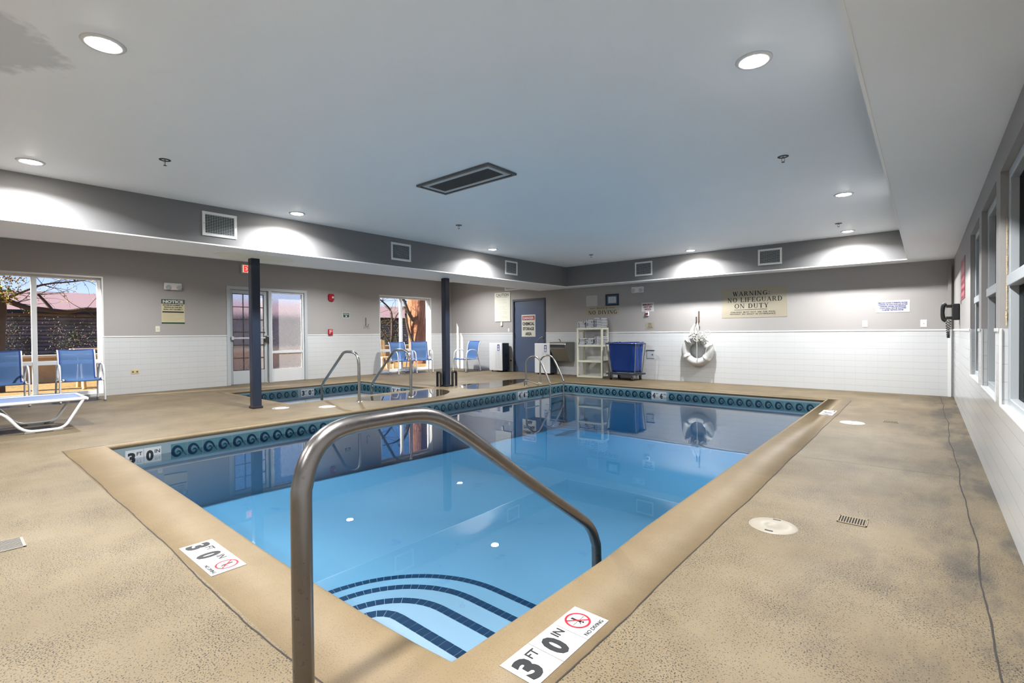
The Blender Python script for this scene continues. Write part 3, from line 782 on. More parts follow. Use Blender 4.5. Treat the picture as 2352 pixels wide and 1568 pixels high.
def make_vent(w, h, label, T, group='white slatted vents'):
    o = empty('air_vent', tuple(T.translation), label=label, cat='vent', group=group)
    mb = MB(); mb.T = T; b = .035; z0, z1 = .0, .012
    for a, c, d, e in ((-w / 2, w / 2, h / 2 - b, h / 2), (-w / 2, w / 2, -h / 2, -h / 2 + b), (-w / 2, -w / 2 + b, -h / 2, h / 2), (w / 2 - b, w / 2, -h / 2, h / 2)): mb.box(a, c, d, e, z0, z1)
    mb.build('vent_frame', M['white'], o, bevel=.003)
    mb = MB(); mb.T = T; n = 12; ih = h - 2 * b
    mb.box(-w / 2 + b, w / 2 - b, -ih / 2, ih / 2, .0005, .0012, 1)
    for k in range(n):
        y = -ih / 2 + (k + .5) * ih / n
        mb.add([(-w / 2 + b, y - .0045, .010), (w / 2 - b, y - .0045, .010), (w / 2 - b, y + .003, .003), (-w / 2 + b, y + .003, .003)], [(0, 1, 2, 3)], 0)
        mb.box(-w / 2 + b, w / 2 - b, y - .0045, y - .001, .0015, .0105, 0)
    for k in range(1, 12):
        x = -w / 2 + b + k * (w - 2 * b) / 12; mb.box(x - .001, x + .001, -ih / 2, ih / 2, .0015, .005, 0)
    mb.build('slats', [M['greyalu'], M['hole']], o)
    for s in (-1, 1):
        mb = MB(); mb.T = T; mb.cyl((s * (w / 2 - b / 2), 0, .012), .004, .001, 8); mb.build('screw', M['black'], o)
    return o
make_vent(.405, .305, 'white slatted vent on the beam, largest and nearest', wallL(2.39, 2.51, TX0))
make_vent(.415, .30, 'white slatted vent in the middle of the beam', wallL(5.226, 2.512, TX0))
make_vent(.41, .30, 'white slatted vent at the far end of the beam', wallL(8.166, 2.522, TX0))
make_vent(.415, .315, 'white slatted vent on the end soffit above the emergency light', wallB(-4.83, 2.518, TY1))
make_vent(.413, .305, 'white slatted vent on the end soffit above the lifeguard warning', wallB(-2.268, 2.513, TY1))
make_vent(.75, .16, 'dark slot vent high on the end wall behind the beam', wallB(-8.98, 2.41))

# long return grille in the ceiling
root = empty('ceiling_grille', (-3.76, 3.685, ZC), label='long rectangular return air grille in the middle of the ceiling', cat='grille')
x0, x1, y0, y1 = -4.30, -3.215, 3.465, 3.90
mb = MB()
for a, b, c, d in ((x0, x1, y0, y0 + .03), (x0, x1, y1 - .03, y1), (x0, x0 + .03, y0, y1), (x1 - .03, x1, y0, y1)): mb.box(a, b, c, d, ZC - .022, ZC)
mb.build('outer_frame', mat('tarnished_metal', (96, 98, 100), .45, .6, var=.4, vscale=30), root, bevel=.003)
mb = MB(); i0, i1, j0, j1 = x0 + .045, x1 - .045, y0 + .045, y1 - .045
for a, b, c, d in ((i0, i1, j0, j0 + .05), (i0, i1, j1 - .05, j1), (i0, i0 + .05, j0, j1), (i1 - .05, i1, j0, j1)): mb.box(a, b, c, d, ZC - .018, ZC)
mb.build('inner_frame', M['greyalu'], root, bevel=.003)
mb = MB(); mb.box(x0 + .02, x1 - .02, y0 + .02, y1 - .02, ZC - .004, ZC - .001, 0)
a0, a1, b0, b1 = i0 + .05, i1 - .05, j0 + .05, j1 - .05
n = 60
for k in range(n + 1):
    x = a0 + (a1 - a0) * k / n; mb.box(x - .0018, x + .0018, b0, b1, ZC - .013, ZC - .007, 1)
for k in range(19):
    y = b0 + (b1 - b0) * k / 18; mb.box(a0, a1, y - .0018, y + .0018, ZC - .013, ZC - .007, 1)
mb.build('mesh_core', [M['hole'], mat('dusty_mesh', (84, 86, 88), .7)], root)

# plaster patch round the head of the nearest post
mb = MB(); rnd = random.Random(2); n = 26
P = [(-7.60 + (.33 + .05 * rnd.random()) * math.cos(2 * PI * k / n), 3.12 + (.50 + .08 * rnd.random()) * math.sin(2 * PI * k / n)) for k in range(n)]
mb.prism(P, ZS - .003, ZS + .001); struct(mb, 'trim_5', mat('patch_plaster', (238, 238, 226), .7), 'irregular white plaster patch on the beam around the nearest post')
# ---- posts under the beam
for x, y, lb in ((-7.725, 3.13, 'dark navy square steel post nearest, beside the spa'), (-7.645, 6.90, 'dark navy square steel post further away with black pipe guards')):
    root = empty('steel_post', (x, y, 0), label=lb, cat='post', kind='thing', group='square posts under the beam')
    mb = MB(); mb.box(x - .063, x + .063, y - .063, y + .063, 0, ZS); mb.build('post_shaft', M['navy'], root, bevel=.012)
    mb = MB(); mb.box(x - .075, x + .075, y - .075, y + .075, 0, .035); mb.build('base_collar', mat('rusty_black', (26, 22, 24), .7, bump=.8, bscale=60), root, bevel=.006)
def guard(x, y, along, lb):
    d = .052; pts = [(-d, 0), (-d, .27), (-d + .02, .30), (d - .02, .30), (d, .27), (d, 0)]
    P = fillet([(x + (a if along == 'X' else 0), y + (a if along == 'Y' else 0), z) for a, z in [(-d, 0), (-d, .305), (d, .305), (d, 0)]], .04)
    mb = MB(); mb.tube(P, .026, 14); mb.tube([P[3], P[4], P[5]], .031, 14)
    tag(mb.build('pipe_guard', M['black']), lb, 'pipe guard', 'black pipe guards at the far post')
guard(-7.56, 7.05, 'Y', 'black U shaped pipe guard on the right of the far post')
guard(-7.745, 6.79, 'X', 'black U shaped pipe guard half hidden on the left of the far post')

# ================================================================== RAILS
def P3(s): return s
root = empty('pool_handrail', (-1.21, .597, 0), label='big worn steel handrail in the foreground over the pool steps', cat='handrail')
pts = [(-1.209, .597, 0), (-1.211, .597, .62), (-1.211, .602, .72), (-1.213, .625, .785), (-1.216, .668, .828), (-1.220, .735, .846), (-1.228, .86, .848), (-1.238, .99, .842), (-1.243, 1.07, .822), (-1.249, 1.14, .788), (-1.256, 1.235, .73), (-1.279, 1.555, .515), (-1.300, 1.857, .316), (-1.314, 2.055, .186), (-1.322, 2.165, .105), (-1.327, 2.23, .01), (-1.329, 2.25, -.10), (-1.33, 2.255, -.70)]
pts = [Vector(p) for p in pts]
sm = smooth_pts([tuple(p) for p in pts], 4)
mb = MB(); mb.tube(sm, .026, 28); mb.build('rail_tube', M['oldsteel'], root)
mb = MB(); mb.lathe([(.028, .016), (.05, .012), (.056, 0.001)], 32, c=(-1.209, .597, 0)); mb.build('base_flange', M['oldsteel'], root)
for y, xb, pl, lb in ((4.485, -7.079, [(-7.079, 0), (-7.079, .62), (-7.11, .75), (-7.23, .81), (-7.46, .81), (-7.55, .79), (-8.235, .23), (-8.275, .14), (-8.28, -.5)], 'steel spa handrail nearer the first post'),
                      (5.348, -6.835, [(-6.835, 0), (-6.835, .65), (-6.87, .76), (-7.0, .82), (-7.22, .82), (-7.33, .79), (-7.985, .185), (-8.025, .10), (-8.03, -.5)], 'steel spa handrail further right, in front of the chairs')):
    root = empty('spa_handrail', (xb, y, 0), label=lb, cat='handrail', group='steel handrails into the spa')
    mb = MB(); mb.tube(fillet([(x, y, z) for x, z in pl], .06, 4), .0235, 18); mb.build('rail_tube', M['steel'], root)
    mb = MB(); mb.lathe([(.026, .02), (.05, .014), (.058, 0.001)], 28, c=(xb, y, 0)); mb.build('base_flange', M['steel'], root)
# pool ladder
root = empty('pool_ladder', (-6.40, 8.32, 0), label='steel pool ladder with two looped rails at the far corner', cat='ladder')
for y, dx in ((8.01, 0), (8.62, -.09)):
    pl = [(-6.395, 0), (-6.395, .42), (-6.36, .53), (-6.28, .595), (-6.18, .615), (-6.09, .59), (-6.0, .49), (-5.785, .09), (-5.78, 0), (-5.78, -.75)]
    mb = MB(); mb.tube(smooth_pts([(x + dx, y, z) for x, z in pl], 5), .019, 16); mb.build('rail_tube', M['steel'], root)
    mb = MB(); mb.lathe([(.02, .014), (.04, .01), (.045, 0.001)], 20, c=(-6.395 + dx, y, 0)); mb.build('base_flange', M['steel'], root)
for z in (-.21, -.36, -.52):
    mb = MB(); mb.add([(-5.80, 8.01, z), (-5.89, 8.62, z), (-5.97, 8.62, z), (-5.88, 8.01, z)] + [(-5.80, 8.01, z + .02), (-5.89, 8.62, z + .02), (-5.97, 8.62, z + .02), (-5.88, 8.01, z + .02)], [(3, 2, 1, 0), (4, 5, 6, 7), (0, 1, 5, 4), (1, 2, 6, 5), (2, 3, 7, 6), (3, 0, 4, 7)])
    mb.build('tread', mat('tread_plastic', (70, 92, 108), .5), root)
mb = MB(); mb.tube(fillet([(-6.378, 7.93, 0), (-6.378, 7.93, .115), (-6.30, 7.93, .115), (-6.01, 7.93, .052)], .035, 5), .013, 12)
tag(mb.build('grab_bar', M['steel']), 'low bent steel grab bar at the foot of the pool ladder', 'grab bar')

# ================================================================== DECK DETAILS
def lid(x, y, r, lb, m=None):
    root = empty('skimmer_lid', (x, y, 0), label=lb, cat='lid', group='round plastic lids in the deck')
    mb = MB(); mb.lathe([(.0001, .004), (r * .28, .004), (r * .29, .0055), (r * .80, .0055), (r * .82, .004), (r * .97, .004), (r, .0005)], 48, c=(x, y, 0)); mb.build('cover', m or M['lidcream'], root)
    for s in (-1, 1):
        mb = MB(); mb.box(x - .02, x + .02, y + s * r * .78 - .006, y + s * r * .78 + .006, .005, .0065); mb.build('finger_slot', M['black'], root)
    return root
M['lidcream'] = mat('lid_cream', (128, 120, 107), .5, var=.05, vscale=30)
lid(-.657, 3.045, .124, 'round cream lid in the right walkway, nearest'); lid(-.668, 7.05, .125, 'round white lid in the right walkway, farther away', mat('lid_white', (160, 159, 154), .5))
lid(-6.98, 3.868, .125, 'round white lid on the deck between spa and pool', mat('lid_white', (160, 159, 154), .5)); lid(-7.42, 3.36, .12, 'round white lid in the deck beside the nearest post', mat('lid_white', (160, 159, 154), .5))
def drain(x0, x1, y0, y1, lb, m):
    root = empty('floor_drain', ((x0 + x1) / 2, (y0 + y1) / 2, 0), label=lb, cat='drain', group='slotted floor drains')
    mb = MB(); mb.box(x0, x1, y0, y1, .0004, .0015); mb.build('recess', M['hole'], root)
    mb = MB(); n = 11; lx = (x1 - x0) > (y1 - y0)
    for k in range(n):
        if lx: w = (x1 - x0) / n; mb.box(x0 + (k + .0) * w, x0 + (k + .42) * w, y0 + .012, y1 - .012, .001, .004)
        else: w = (y1 - y0) / n; mb.box(x0 + .012, x1 - .012, y0 + k * w, y0 + (k + .42) * w, .001, .004)
    for a, b, c, d in ((x0, x1, y0, y0 + .012), (x0, x1, y1 - .012, y1), (x0, x0 + .006, y0, y1), (x1 - .006, x1, y0, y1)): mb.box(a, b, c, d, .001, .004)
    mb.build('grate', m, root)
M['grate'] = mat('tan_grate', (112, 97, 74), .6); M['grateg'] = mat('grey_grate', (120, 114, 106), .6)
drain(-.391, -.250, 3.345, 3.478, 'slotted floor drain beside the nearest round lid', M['grate'])
drain(-.39, -.245, 7.34, 7.47, 'slotted floor drain beside the farther round lid', M['grate'])
drain(-3.80, -3.61, .19, .30, 'slotted floor drain at the left picture edge', M['grateg'])

# puddles on the deck by the spa
def puddle(poly, lb):
    P = smooth_pts([(x, y, 0) for x, y in poly + poly[:1]], 5)[:-1]
    mb = MB(); mb.add([(x, y, .0028) for x, y, z in P], [tuple(range(len(P)))], 0)
    o = mb.build('water_puddle', M['puddle']); tag(o, lb, 'puddle', 'puddles on the deck')
def puddle_mat():
    m = bpy.data.materials.new('puddle'); m.use_nodes = True
    n = m.node_tree.nodes; l = m.node_tree.links; n.clear()
    o = n.new('ShaderNodeOutputMaterial'); tr = n.new('ShaderNodeBsdfTransparent'); tr.inputs[0].default_value = (.8, .78, .76, 1)
    gl = n.new('ShaderNodeBsdfGlossy'); gl.inputs['Roughness'].default_value = .0
    fr = n.new('ShaderNodeFresnel'); fr.inputs['IOR'].default_value = 1.5; mx = n.new('ShaderNodeMixShader')
    l.new(fr.outputs[0], mx.inputs[0]); l.new(tr.outputs[0], mx.inputs[1]); l.new(gl.outputs[0], mx.inputs[2]); l.new(mx.outputs[0], o.inputs[0])
    return m
M['puddle'] = puddle_mat()
puddle([(-7.50, 4.75), (-7.15, 4.62), (-6.86, 4.80), (-6.66, 5.15), (-6.55, 5.6), (-6.66, 6.0), (-6.95, 6.35), (-7.30, 6.45), (-7.50, 6.2), (-7.45, 5.7), (-7.52, 5.3)], 'large shiny puddle on the deck between spa and pool')
puddle([(-7.40, 7.05), (-7.05, 6.85), (-6.78, 6.95), (-6.66, 7.3), (-6.72, 7.8), (-6.85, 8.3), (-7.05, 8.9), (-7.35, 9.15), (-7.5, 8.7), (-7.46, 8.0), (-7.62, 7.4)], 'long shiny puddle near the pool ladder')

# ---- depth markers
def depth_marker(T, words, diving, label, n=.152, name='depth_marker', lift=.0012):
    """T: plane whose x runs along the reading direction; tiles laid along x from 0"""
    root = empty(name, tuple(T.translation), label=label, cat='depth marker')
    cnt = len(words) + (1 if diving else 0)
    for k in range(cnt):
        mb = MB(); mb.T = T; mb.box(k * n + .0015, (k + 1) * n - .0015, 0, n, 0, lift); t = mb.build('tile', M['signwhite'], root)
        if k < len(words):
            big, small = words[k]
            lettering(big, T, k * n + n * .34, n * .47, n * .42, n * .72, M['ink'], t, lift + .0004, offset=.055, name='number')
            lettering(small, T, k * n + n * .77, n * .70, n * .30, n * .24, M['ink'], t, lift + .0004, offset=.02, name='unit_lettering')
        else:
            c = Vector((k * n + n * .5, n * .60, 0)); R = n * .33
            mb = MB(); mb.T = T; seg = 40; z = lift + .0005
            ring = [[(c.x + rr * math.cos(2 * PI * i / seg), c.y + rr * math.sin(2 * PI * i / seg), z) for rr in (R, R * .82)] for i in range(seg + 1)]
            mb.grid(ring, 0, False)
            a = math.radians(-45); d = Vector((math.cos(a), math.sin(a), 0)) * R * .84; p = Vector((-d.y, d.x, 0)).normalized() * R * .08
            mb.quad(c - d - p + Vector((0, 0, z)), c + d - p + Vector((0, 0, z)), c + d + p + Vector((0, 0, z)), c - d + p + Vector((0, 0, z)), 0)
            mb.build('prohibition_ring', M['signred'], t)
            mb = MB(); mb.T = T; z = lift + .0003
            def ln(x0, y0, x1, y1, w):
                a_ = Vector((c.x + x0 * R, c.y + y0 * R, z)); b_ = Vector((c.x + x1 * R, c.y + y1 * R, z)); q = (b_ - a_).normalized(); q = Vector((-q.y, q.x, 0)) * w * R
                mb.quad(a_ - q, b_ - q, b_ + q, a_ + q, 0)
            ln(-.1, .55, -.05, .05, .07); ln(.02, .55, .0, .05, .06); ln(-.05, .1, .05, -.3, .13); ln(.0, -.15, -.28, -.45, .04); ln(.02, -.2, .02, -.55, .04)
            mb.add([(c.x + .1 * R + .09 * R * math.cos(i * PI / 5), c.y - .42 * R + .09 * R * math.sin(i * PI / 5), z) for i in range(10)], [tuple(range(10))])
            for s in (-1, 1):
                for j in range(6): ln(s * (.2 + j * .09), -.1 + .05 * (j % 2), s * (.29 + j * .09), -.1 + .05 * ((j + 1) % 2), .025)
            mb.build('diver_symbol', M['ink'], t)
            lettering('NO DIVING', T, c.x, n * .13, n * .78, n * .11, M['ink'], t, lift + .0004, offset=.02, name='lettering')
    return root
zf = .0015
depth_marker(frame((-.921, 1.191, zf), (0, 1, 0), (-1, 0, 0)), [('3', 'FT'), ('0', 'IN')], True, 'depth marker tiles 3 FT 0 IN on the right coping, nearest the viewer')
depth_marker(frame((-2.942, .802, zf), (1, 0, 0), (0, 1, 0)), [('3', 'FT'), ('0', 'IN')], True, 'depth marker tiles 3 FT 0 IN on the left coping near the joint')
depth_marker(frame((-.925, 7.50, zf), (0, 1, 0), (-1, 0, 0)), [('4', 'FT'), ('6', 'IN')], True, 'small distant depth marker on the right coping at the deep end')
depth_marker(frame((PX0 + .008, 1.25, -.235), (0, 1, 0), (0, 0, 1)), [('3', 'FT'), ('0', 'IN')], False, 'waterline depth marker 3 FT 0 IN in the left pool corner', .156)
depth_marker(frame((PX0 + .008, 7.58, -.235), (0, 1, 0), (0, 0, 1)), [('4', 'FT'), ('6', 'IN')], False, 'waterline depth marker 4 FT 6 IN near the pool ladder', .156)
depth_marker(frame((-4.18, PY1 - .008, -.235), (1, 0, 0), (0, 0, 1)), [('4', 'FT'), ('6', 'IN')], False, 'waterline depth marker 4 FT 6 IN on the deep end wall', .156)
depth_marker(frame((SX0 + .008, 5.11, -.235), (0, 1, 0), (0, 0, 1)), [('3', 'FT'), ('0', 'IN')], False, 'waterline depth marker 3 FT 0 IN on the window side of the spa', .150)
depth_marker(frame((-9.10, SY1 - .008, -.235), (1, 0, 0), (0, 0, 1)), [('3', 'FT'), ('0', 'IN')], False, 'waterline depth marker 3 FT 0 IN on the back side of the spa', .156)

# ================================================================== WALL ITEMS
def plate(T, w, h, d, name, m, parent=None, bevel=.002, cx=0, cy=0, z0=0):
    mb = MB(); mb.T = T; mb.box(cx - w / 2, cx + w / 2, cy - h / 2, cy + h / 2, z0, z0 + d); return mb.build(name, m, parent, bevel=bevel)

# --- serif capitals for the big tan signs, built from stems, hairlines and arcs
def serif_word(word, T, cx, cy, width, height, m, parent, depth=.003, slant=0., name='lettering'):
    TH, TN, SH = .19, .085, .06
    mb = MB(); X = 0
    def q(pts): mb.add([(x + slant * y + X, y, 0) for x, y in pts], [tuple(range(len(pts)))])
    def stroke(x0, y0, x1, y1, t): h = t / 2; q([(x0 - h, y0), (x0 + h, y0), (x1 + h, y1), (x1 - h, y1)])
    def bar(x0, x1, y, t=TN): q([(x0, y), (x1, y), (x1, y + t), (x0, y + t)])
    def serif(x, y, w=.26): bar(x - w / 2, x + w / 2, 0 if y == 0 else 1 - SH, SH)
    def ringp(cx_, cy_, rx, ry, a0, a1, tk=TH, tn=TN, n=22):
        for i in range(n):
            a, b = [math.radians(a0 + (a1 - a0) * k / n) for k in (i, i + 1)]
            q([(cx_ + rx * math.cos(a), cy_ + ry * math.sin(a)), (cx_ + rx * math.cos(b), cy_ + ry * math.sin(b)),
               (cx_ + (rx - tk) * math.cos(b), cy_ + (ry - tn) * math.sin(b)), (cx_ + (rx - tk) * math.cos(a), cy_ + (ry - tn) * math.sin(a))])
    for ch in word:
        w = .8
        if ch == ' ': X += .55; continue
        if ch == 'W':
            stroke(.12, 1, .36, 0, TH); stroke(.36, 0, .56, 1, TN); stroke(.52, 1, .78, 0, TH); stroke(.78, 0, 1.0, 1, TN); serif(.12, 1, .3); serif(1.0, 1); serif(.54, 1, .3); w = 1.1
        elif ch == 'A': stroke(.08, 0, .42, 1, TN); stroke(.40, 1, .76, 0, TH); bar(.2, .64, .33); serif(.08, 0); serif(.76, 0, .3); w = .88
        elif ch in 'RP':
            stroke(.15, 0, .15, 1, TH); serif(.15, 0, .32); bar(.02, .4, 1 - TN); bar(.2, .4, .46); ringp(.38, .73, .30, .27, -90, 90)
            if ch == 'R': stroke(.42, .48, .74, 0, TH); bar(.68, .86, 0, SH); w = .86
            else: w = .74
        elif ch == 'N': stroke(.14, 0, .14, 1, TN); stroke(.12, 1, .76, 0, TH); stroke(.76, 0, .76, 1, TN); serif(.14, 0); serif(.10, 1); serif(.76, 1); w = .92
        elif ch == 'I': stroke(.17, 0, .17, 1, TH); serif(.17, 0, .32); serif(.17, 1, .32); w = .34
        elif ch == 'G': ringp(.46, .5, .44, .51, 48, 318); stroke(.78, .08, .78, .42, TH); serif_y = bar(.6, .94, .40, SH); stroke(.80, .80, .80, .98, TN); w = .92
        elif ch == ':':
            for y in (.08, .56): q([(.1, y), (.24, y), (.24, y + .15), (.1, y + .15)])
            w = .3
        elif ch == 'O': ringp(.46, .5, .45, .51, 0, 360, n=30); w = .92
        elif ch == 'C': ringp(.46, .5, .44, .51, 45, 315); stroke(.80, .78, .80, .98, TN); w = .86
        elif ch == 'L': stroke(.17, 0, .17, 1, TH); serif(.17, 1, .32); bar(.02, .70, 0); stroke(.69, 0, .69, .25, TN); w = .74
        elif ch in 'FE':
            stroke(.17, 0, .17, 1, TH); bar(.02, .70, 1 - TN); stroke(.68, .76, .68, 1, TN); bar(.2, .52, .48); stroke(.52, .38, .52, .62, TN); w = .72
            if ch == 'E': bar(.02, .72, 0); stroke(.71, 0, .71, .25, TN); w = .76
            else: serif(.17, 0, .32)
        elif ch == 'U': stroke(.17, .3, .17, 1, TH); stroke(.72, .3, .72, 1, TN); ringp(.43, .32, .34, .33, 180, 360, tk=.11); serif(.17, 1, .3); serif(.72, 1); w = .88
        elif ch == 'D': stroke(.17, 0, .17, 1, TH); bar(.02, .42, 0); bar(.02, .42, 1 - TN); ringp(.40, .5, .44, .5, -90, 90); w = .88
        elif ch == 'T': stroke(.40, 0, .40, 1, TH); serif(.40, 0, .34); bar(.02, .78, 1 - TN); stroke(.04, .76, .04, 1, TN); stroke(.76, .76, .76, 1, TN); w = .80
        elif ch == 'Y': stroke(.12, 1, .42, .46, TH); stroke(.72, 1, .44, .46, TN); stroke(.43, 0, .43, .48, TH); serif(.43, 0, .34); serif(.12, 1, .3); serif(.72, 1); w = .84
        elif ch == 'V': stroke(.12, 1, .44, 0, TH); stroke(.72, 1, .46, 0, TN); serif(.12, 1, .3); serif(.72, 1); w = .84
        elif ch == 'S': ringp(.34, .74, .28, .27, 40, 270, tk=.10); ringp(.34, .26, .30, .27, -140, 90, tk=.12); w = .68
        X += w + .16
    X -= .16
    sx = width / X; mb.v = [tuple(T @ Vector(((v[0] - X / 2) * sx + cx, (v[1] - .5) * height + cy, depth))) for v in mb.v]
    return mb.build(name, m, parent)

def sign(name, T, w, h, m, label, d=.004, cat='sign'):
    root = empty(name, tuple(T.translation), label=label, cat=cat)
    plate(T, w, h, d, 'sign_panel', m, root, bevel=.001); return root
d_ = .0052
# lifeguard warning
T = wallB(-2.68, 1.688); s_ = sign('warning_sign', T, 1.22, .62, M['signtan'], 'large tan sign reading WARNING: NO LIFEGUARD ON DUTY')
serif_word('WARNING:', T, -.04, .185, .70, .088, M['ink'], s_, d_); serif_word('NO LIFEGUARD', T, .02, .058, 1.02, .092, M['ink'], s_, d_)
serif_word('ON DUTY', T, -.035, -.068, .64, .092, M['ink'], s_, d_)
plate(T, .62, .008, .0006, 'rule', M['ink'], s_, 0, -.05, -.145, .0046)
lettering('CHILDREN  MUST  NOT  USE  THE  POOL', T, -.01, -.195, .84, .026, M['ink'], s_, d_, .01); lettering('WITHOUT  AN  ADULT  IN  ATTENDANCE', T, -.02, -.235, .86, .026, M['ink'], s_, d_, .01)
# please no diving
T = wallB(-6.153, 1.637); s_ = sign('no_diving_sign', T, .93, .235, M['signtan'], 'tan sign reading PLEASE NO DIVING above the towel rack')
serif_word('PLEASE', T, 0, .068, .30, .05, M['ink'], s_, d_, slant=.22); serif_word('NO DIVING', T, .01, -.035, .80, .095, M['ink'], s_, d_)
for x in (-.27, .27): plate(T, .17, .009, .0006, 'rule', M['ink'], s_, 0, x, .068, .0046)
# blank pale plate
plate_ = wallB(-6.447, 1.897); mb = MB(); mb.T = plate_; mb.box(-.165, .165, -.135, .135, 0, .004)
tag(mb.build('blank_plate', mat('plate_grey', (176, 176, 174), .5), bevel=.001), 'plain pale square plate left of the black framed certificate', 'wall plate')
# framed certificate
T = wallB(-5.872, 1.897); root = empty('picture_frame', tuple(T.translation), label='black framed certificate with blue mat above the NO DIVING sign', cat='picture frame')
mb = MB(); mb.T = T
for a, b, c, d in ((-.18, .18, .105, .142), (-.18, .18, -.142, -.105), (-.18, -.14, -.142, .142), (.14, .18, -.142, .142)): mb.box(a, b, c, d, 0, .022)
mb.build('frame', M['black'], root, bevel=.004)
plate(T, .29, .22, .004, 'mat_board', mat('mat_blue', (70, 100, 140), .6), root, 0); plate(T, .21, .15, .0045, 'certificate', M['signwhite'], root, 0)
mb = MB(); mb.T = T
for k in range(6): mb.box(-.07, .07, .045 - .018 * k, .049 - .018 * k, .0045, .0052)
mb.build('printed_lines', mat('print_grey', (120, 130, 150), .7), root)
# emergency shut off
T = wallB(-4.949, 1.683); s_ = sign('shut_off_sign', T, .30, .205, M['signwhite'], 'white sign with dark red letters reading EMERGENCY SHUT OFF SWITCH')
M['shutink'] = mat('dark_red_ink', (96, 20, 34), .6)
for t, y, w in (('EMERGENCY', .055, .25), ('SHUT OFF', .0, .20), ('SWITCH', -.055, .16)): lettering(t, T, 0, y, w, .042, M['shutink'], s_, d_, .05)
T = wallB(-4.953, 1.525); root = empty('shut_off_button', tuple(T.translation), label='small white box with dark red push button below the shut off sign', cat='switch')
plate(T, .075, .10, .03, 'switch_box', M['white'], root, bevel=.006)
mb = MB(); mb.T = T; mb.cyl((0, 0, .03), .027, .02, 20); mb.build('push_button', mat('button_red', (104, 20, 34), .35), root, bevel=.003)
# small tan notice
T = wallB(-4.897, 1.248); s_ = sign('small_notice', T, .21, .165, M['signtan'], 'small tan notice above the laundry cart')
for t, y, w in (('Please', .05, .075), ('Deposit', .018, .08), ('Wet Pool', -.014, .10), ('Towels Here', -.048, .14)): lettering(t, T, 0, y, w, .018, M['ink'], s_, d_, .02)
# illness notice
T = wallB(-.441, 1.512); s_ = sign('health_notice', T, .465, .207, M['signwhite'], 'white notice with dark blue capitals on the right of the end wall')
for t, y, w in (('PERSONS HAVING CURRENTLY ACTIVE', .062, .40), ('DIARRHEA OR WHO HAVE HAD ACTIVE', .031, .40), ('DIARRHEA WITHIN THE PREVIOUS', 0, .36), ('14 DAYS SHALL NOT BE ALLOWED', -.031, .37), ('TO ENTER THE POOL WATER', -.062, .30)): lettering(t, T, 0, y, w, .022, M['navyink'], s_, d_, .05)
# caution board
T = wallB(-9.445, 1.865); s_ = sign('caution_board', T, .60, .845, M['signcream'], 'tall cream CAUTION board left of the blue door', .02)
lettering('CAUTION', T, 0, .35, .48, .085, mat('grey_ink', (70, 76, 76), .6), s_, .0215, .02); lettering('WARNINGS FOR POOL SAFETY', T, 0, .285, .44, .022, MATS['grey_ink'], s_, .0215, .0)
mb = MB(); mb.T = T; random.seed(3)
for k in range(21):
    y = .225 - .027 * k
    if k in (6, 12, 17): continue
    mb.box(-.235, -.235 + random.uniform(.30, .46), y - .004, y + .004, .02, .0206)
mb.build('printed_lines', mat('pale_print', (176, 176, 166), .7), s_)
# danger sign on the door
T = wallB(-8.503, 1.305, YB + .012); s_ = sign('danger_sign', T, .49, .615, M['signcream'], 'DANGER CHEMICAL STORAGE AREA sign on the blue door', .003)
plate(T, .44, .115, .0008, 'red_header', M['signred'], s_, 0, 0, .215, .003); lettering('DANGER', T, 0, .215, .39, .075, M['signwhite'], s_, .0042, .05)
for t, y, w in (('CHEMICAL', .055, .42), ('STORAGE', -.085, .40), ('AREA', -.225, .23)): lettering(t, T, 0, y, w, .092, M['ink'], s_, .0036, .045)
# left wall: notice
T = wallL(3.14, 1.585); s_ = sign('notice_sign', T, .40, .50, mat('notice_cream', (186, 177, 146), .5), 'cream and green NOTICE sign about the spa on the window wall')
plate(T, .40, .088, .0008, 'green_header', M['signgreen'], s_, 0, 0, .206, .004); lettering('NOTICE', T, 0, .206, .355, .062, M['signwhite'], s_, d_, .06)
for t, y, w in (('MAXIMUM NUMBER OF', .135, .35), ('PEOPLE IN THE SPA', .092, .31), ('SHALL NOT EXCEED 7', .05, .33)): lettering(t, T, 0, y, w, .024, M['ink'], s_, d_, .04)
plate(T, .37, .026, .0008, 'dark_rule', M['ink'], s_, 0, 0, -.002, .004); plate(T, .40, .03, .0008, 'green_footer', M['signgreen'], s_, 0, 0, -.226, .004)
mb = MB(); mb.T = T
for k in range(6): mb.box(-.18, -.18 + [.35, .34, .19, .36, .30, .25][k], -.045 - .027 * k, -.040 - .027 * k, .004, .0047)
mb.build('printed_lines', mat('tan_print', (160, 148, 112), .7), s_)
# small green sign
T = wallL(7.012, 1.608); s_ = sign('small_green_sign', T, .20, .145, M['signwhite'], 'small green and white sign left of the wall hook')
plate(T, .175, .12, .0008, 'green_field', M['signgreen'], s_, 0, 0, 0, .004)
mb = MB(); mb.T = T; mb.box(-.07, .07, .034, .044, .0048, .0054); mb.box(-.07, .07, .008, .018, .0048, .0054); mb.cyl((0, -.028, .0048), .022, .0006, 20)
mb.build('printed_symbol', M['signwhite'], s_)
# exit sign
T = wallL(4.60, 2.582); s_ = empty('exit_sign', tuple(T.translation), label='lit red EXIT sign half hidden behind the first post', cat='exit sign')
plate(T, .34, .20, .05, 'housing', M['cream'], s_, bevel=.012); plate(T, .29, .16, .001, 'lit_face', M['exitface'], s_, 0, 0, 0, .05)
lettering('EXIT', T, 0, 0, .24, .135, M['exitred'], s_, .0525, .045)
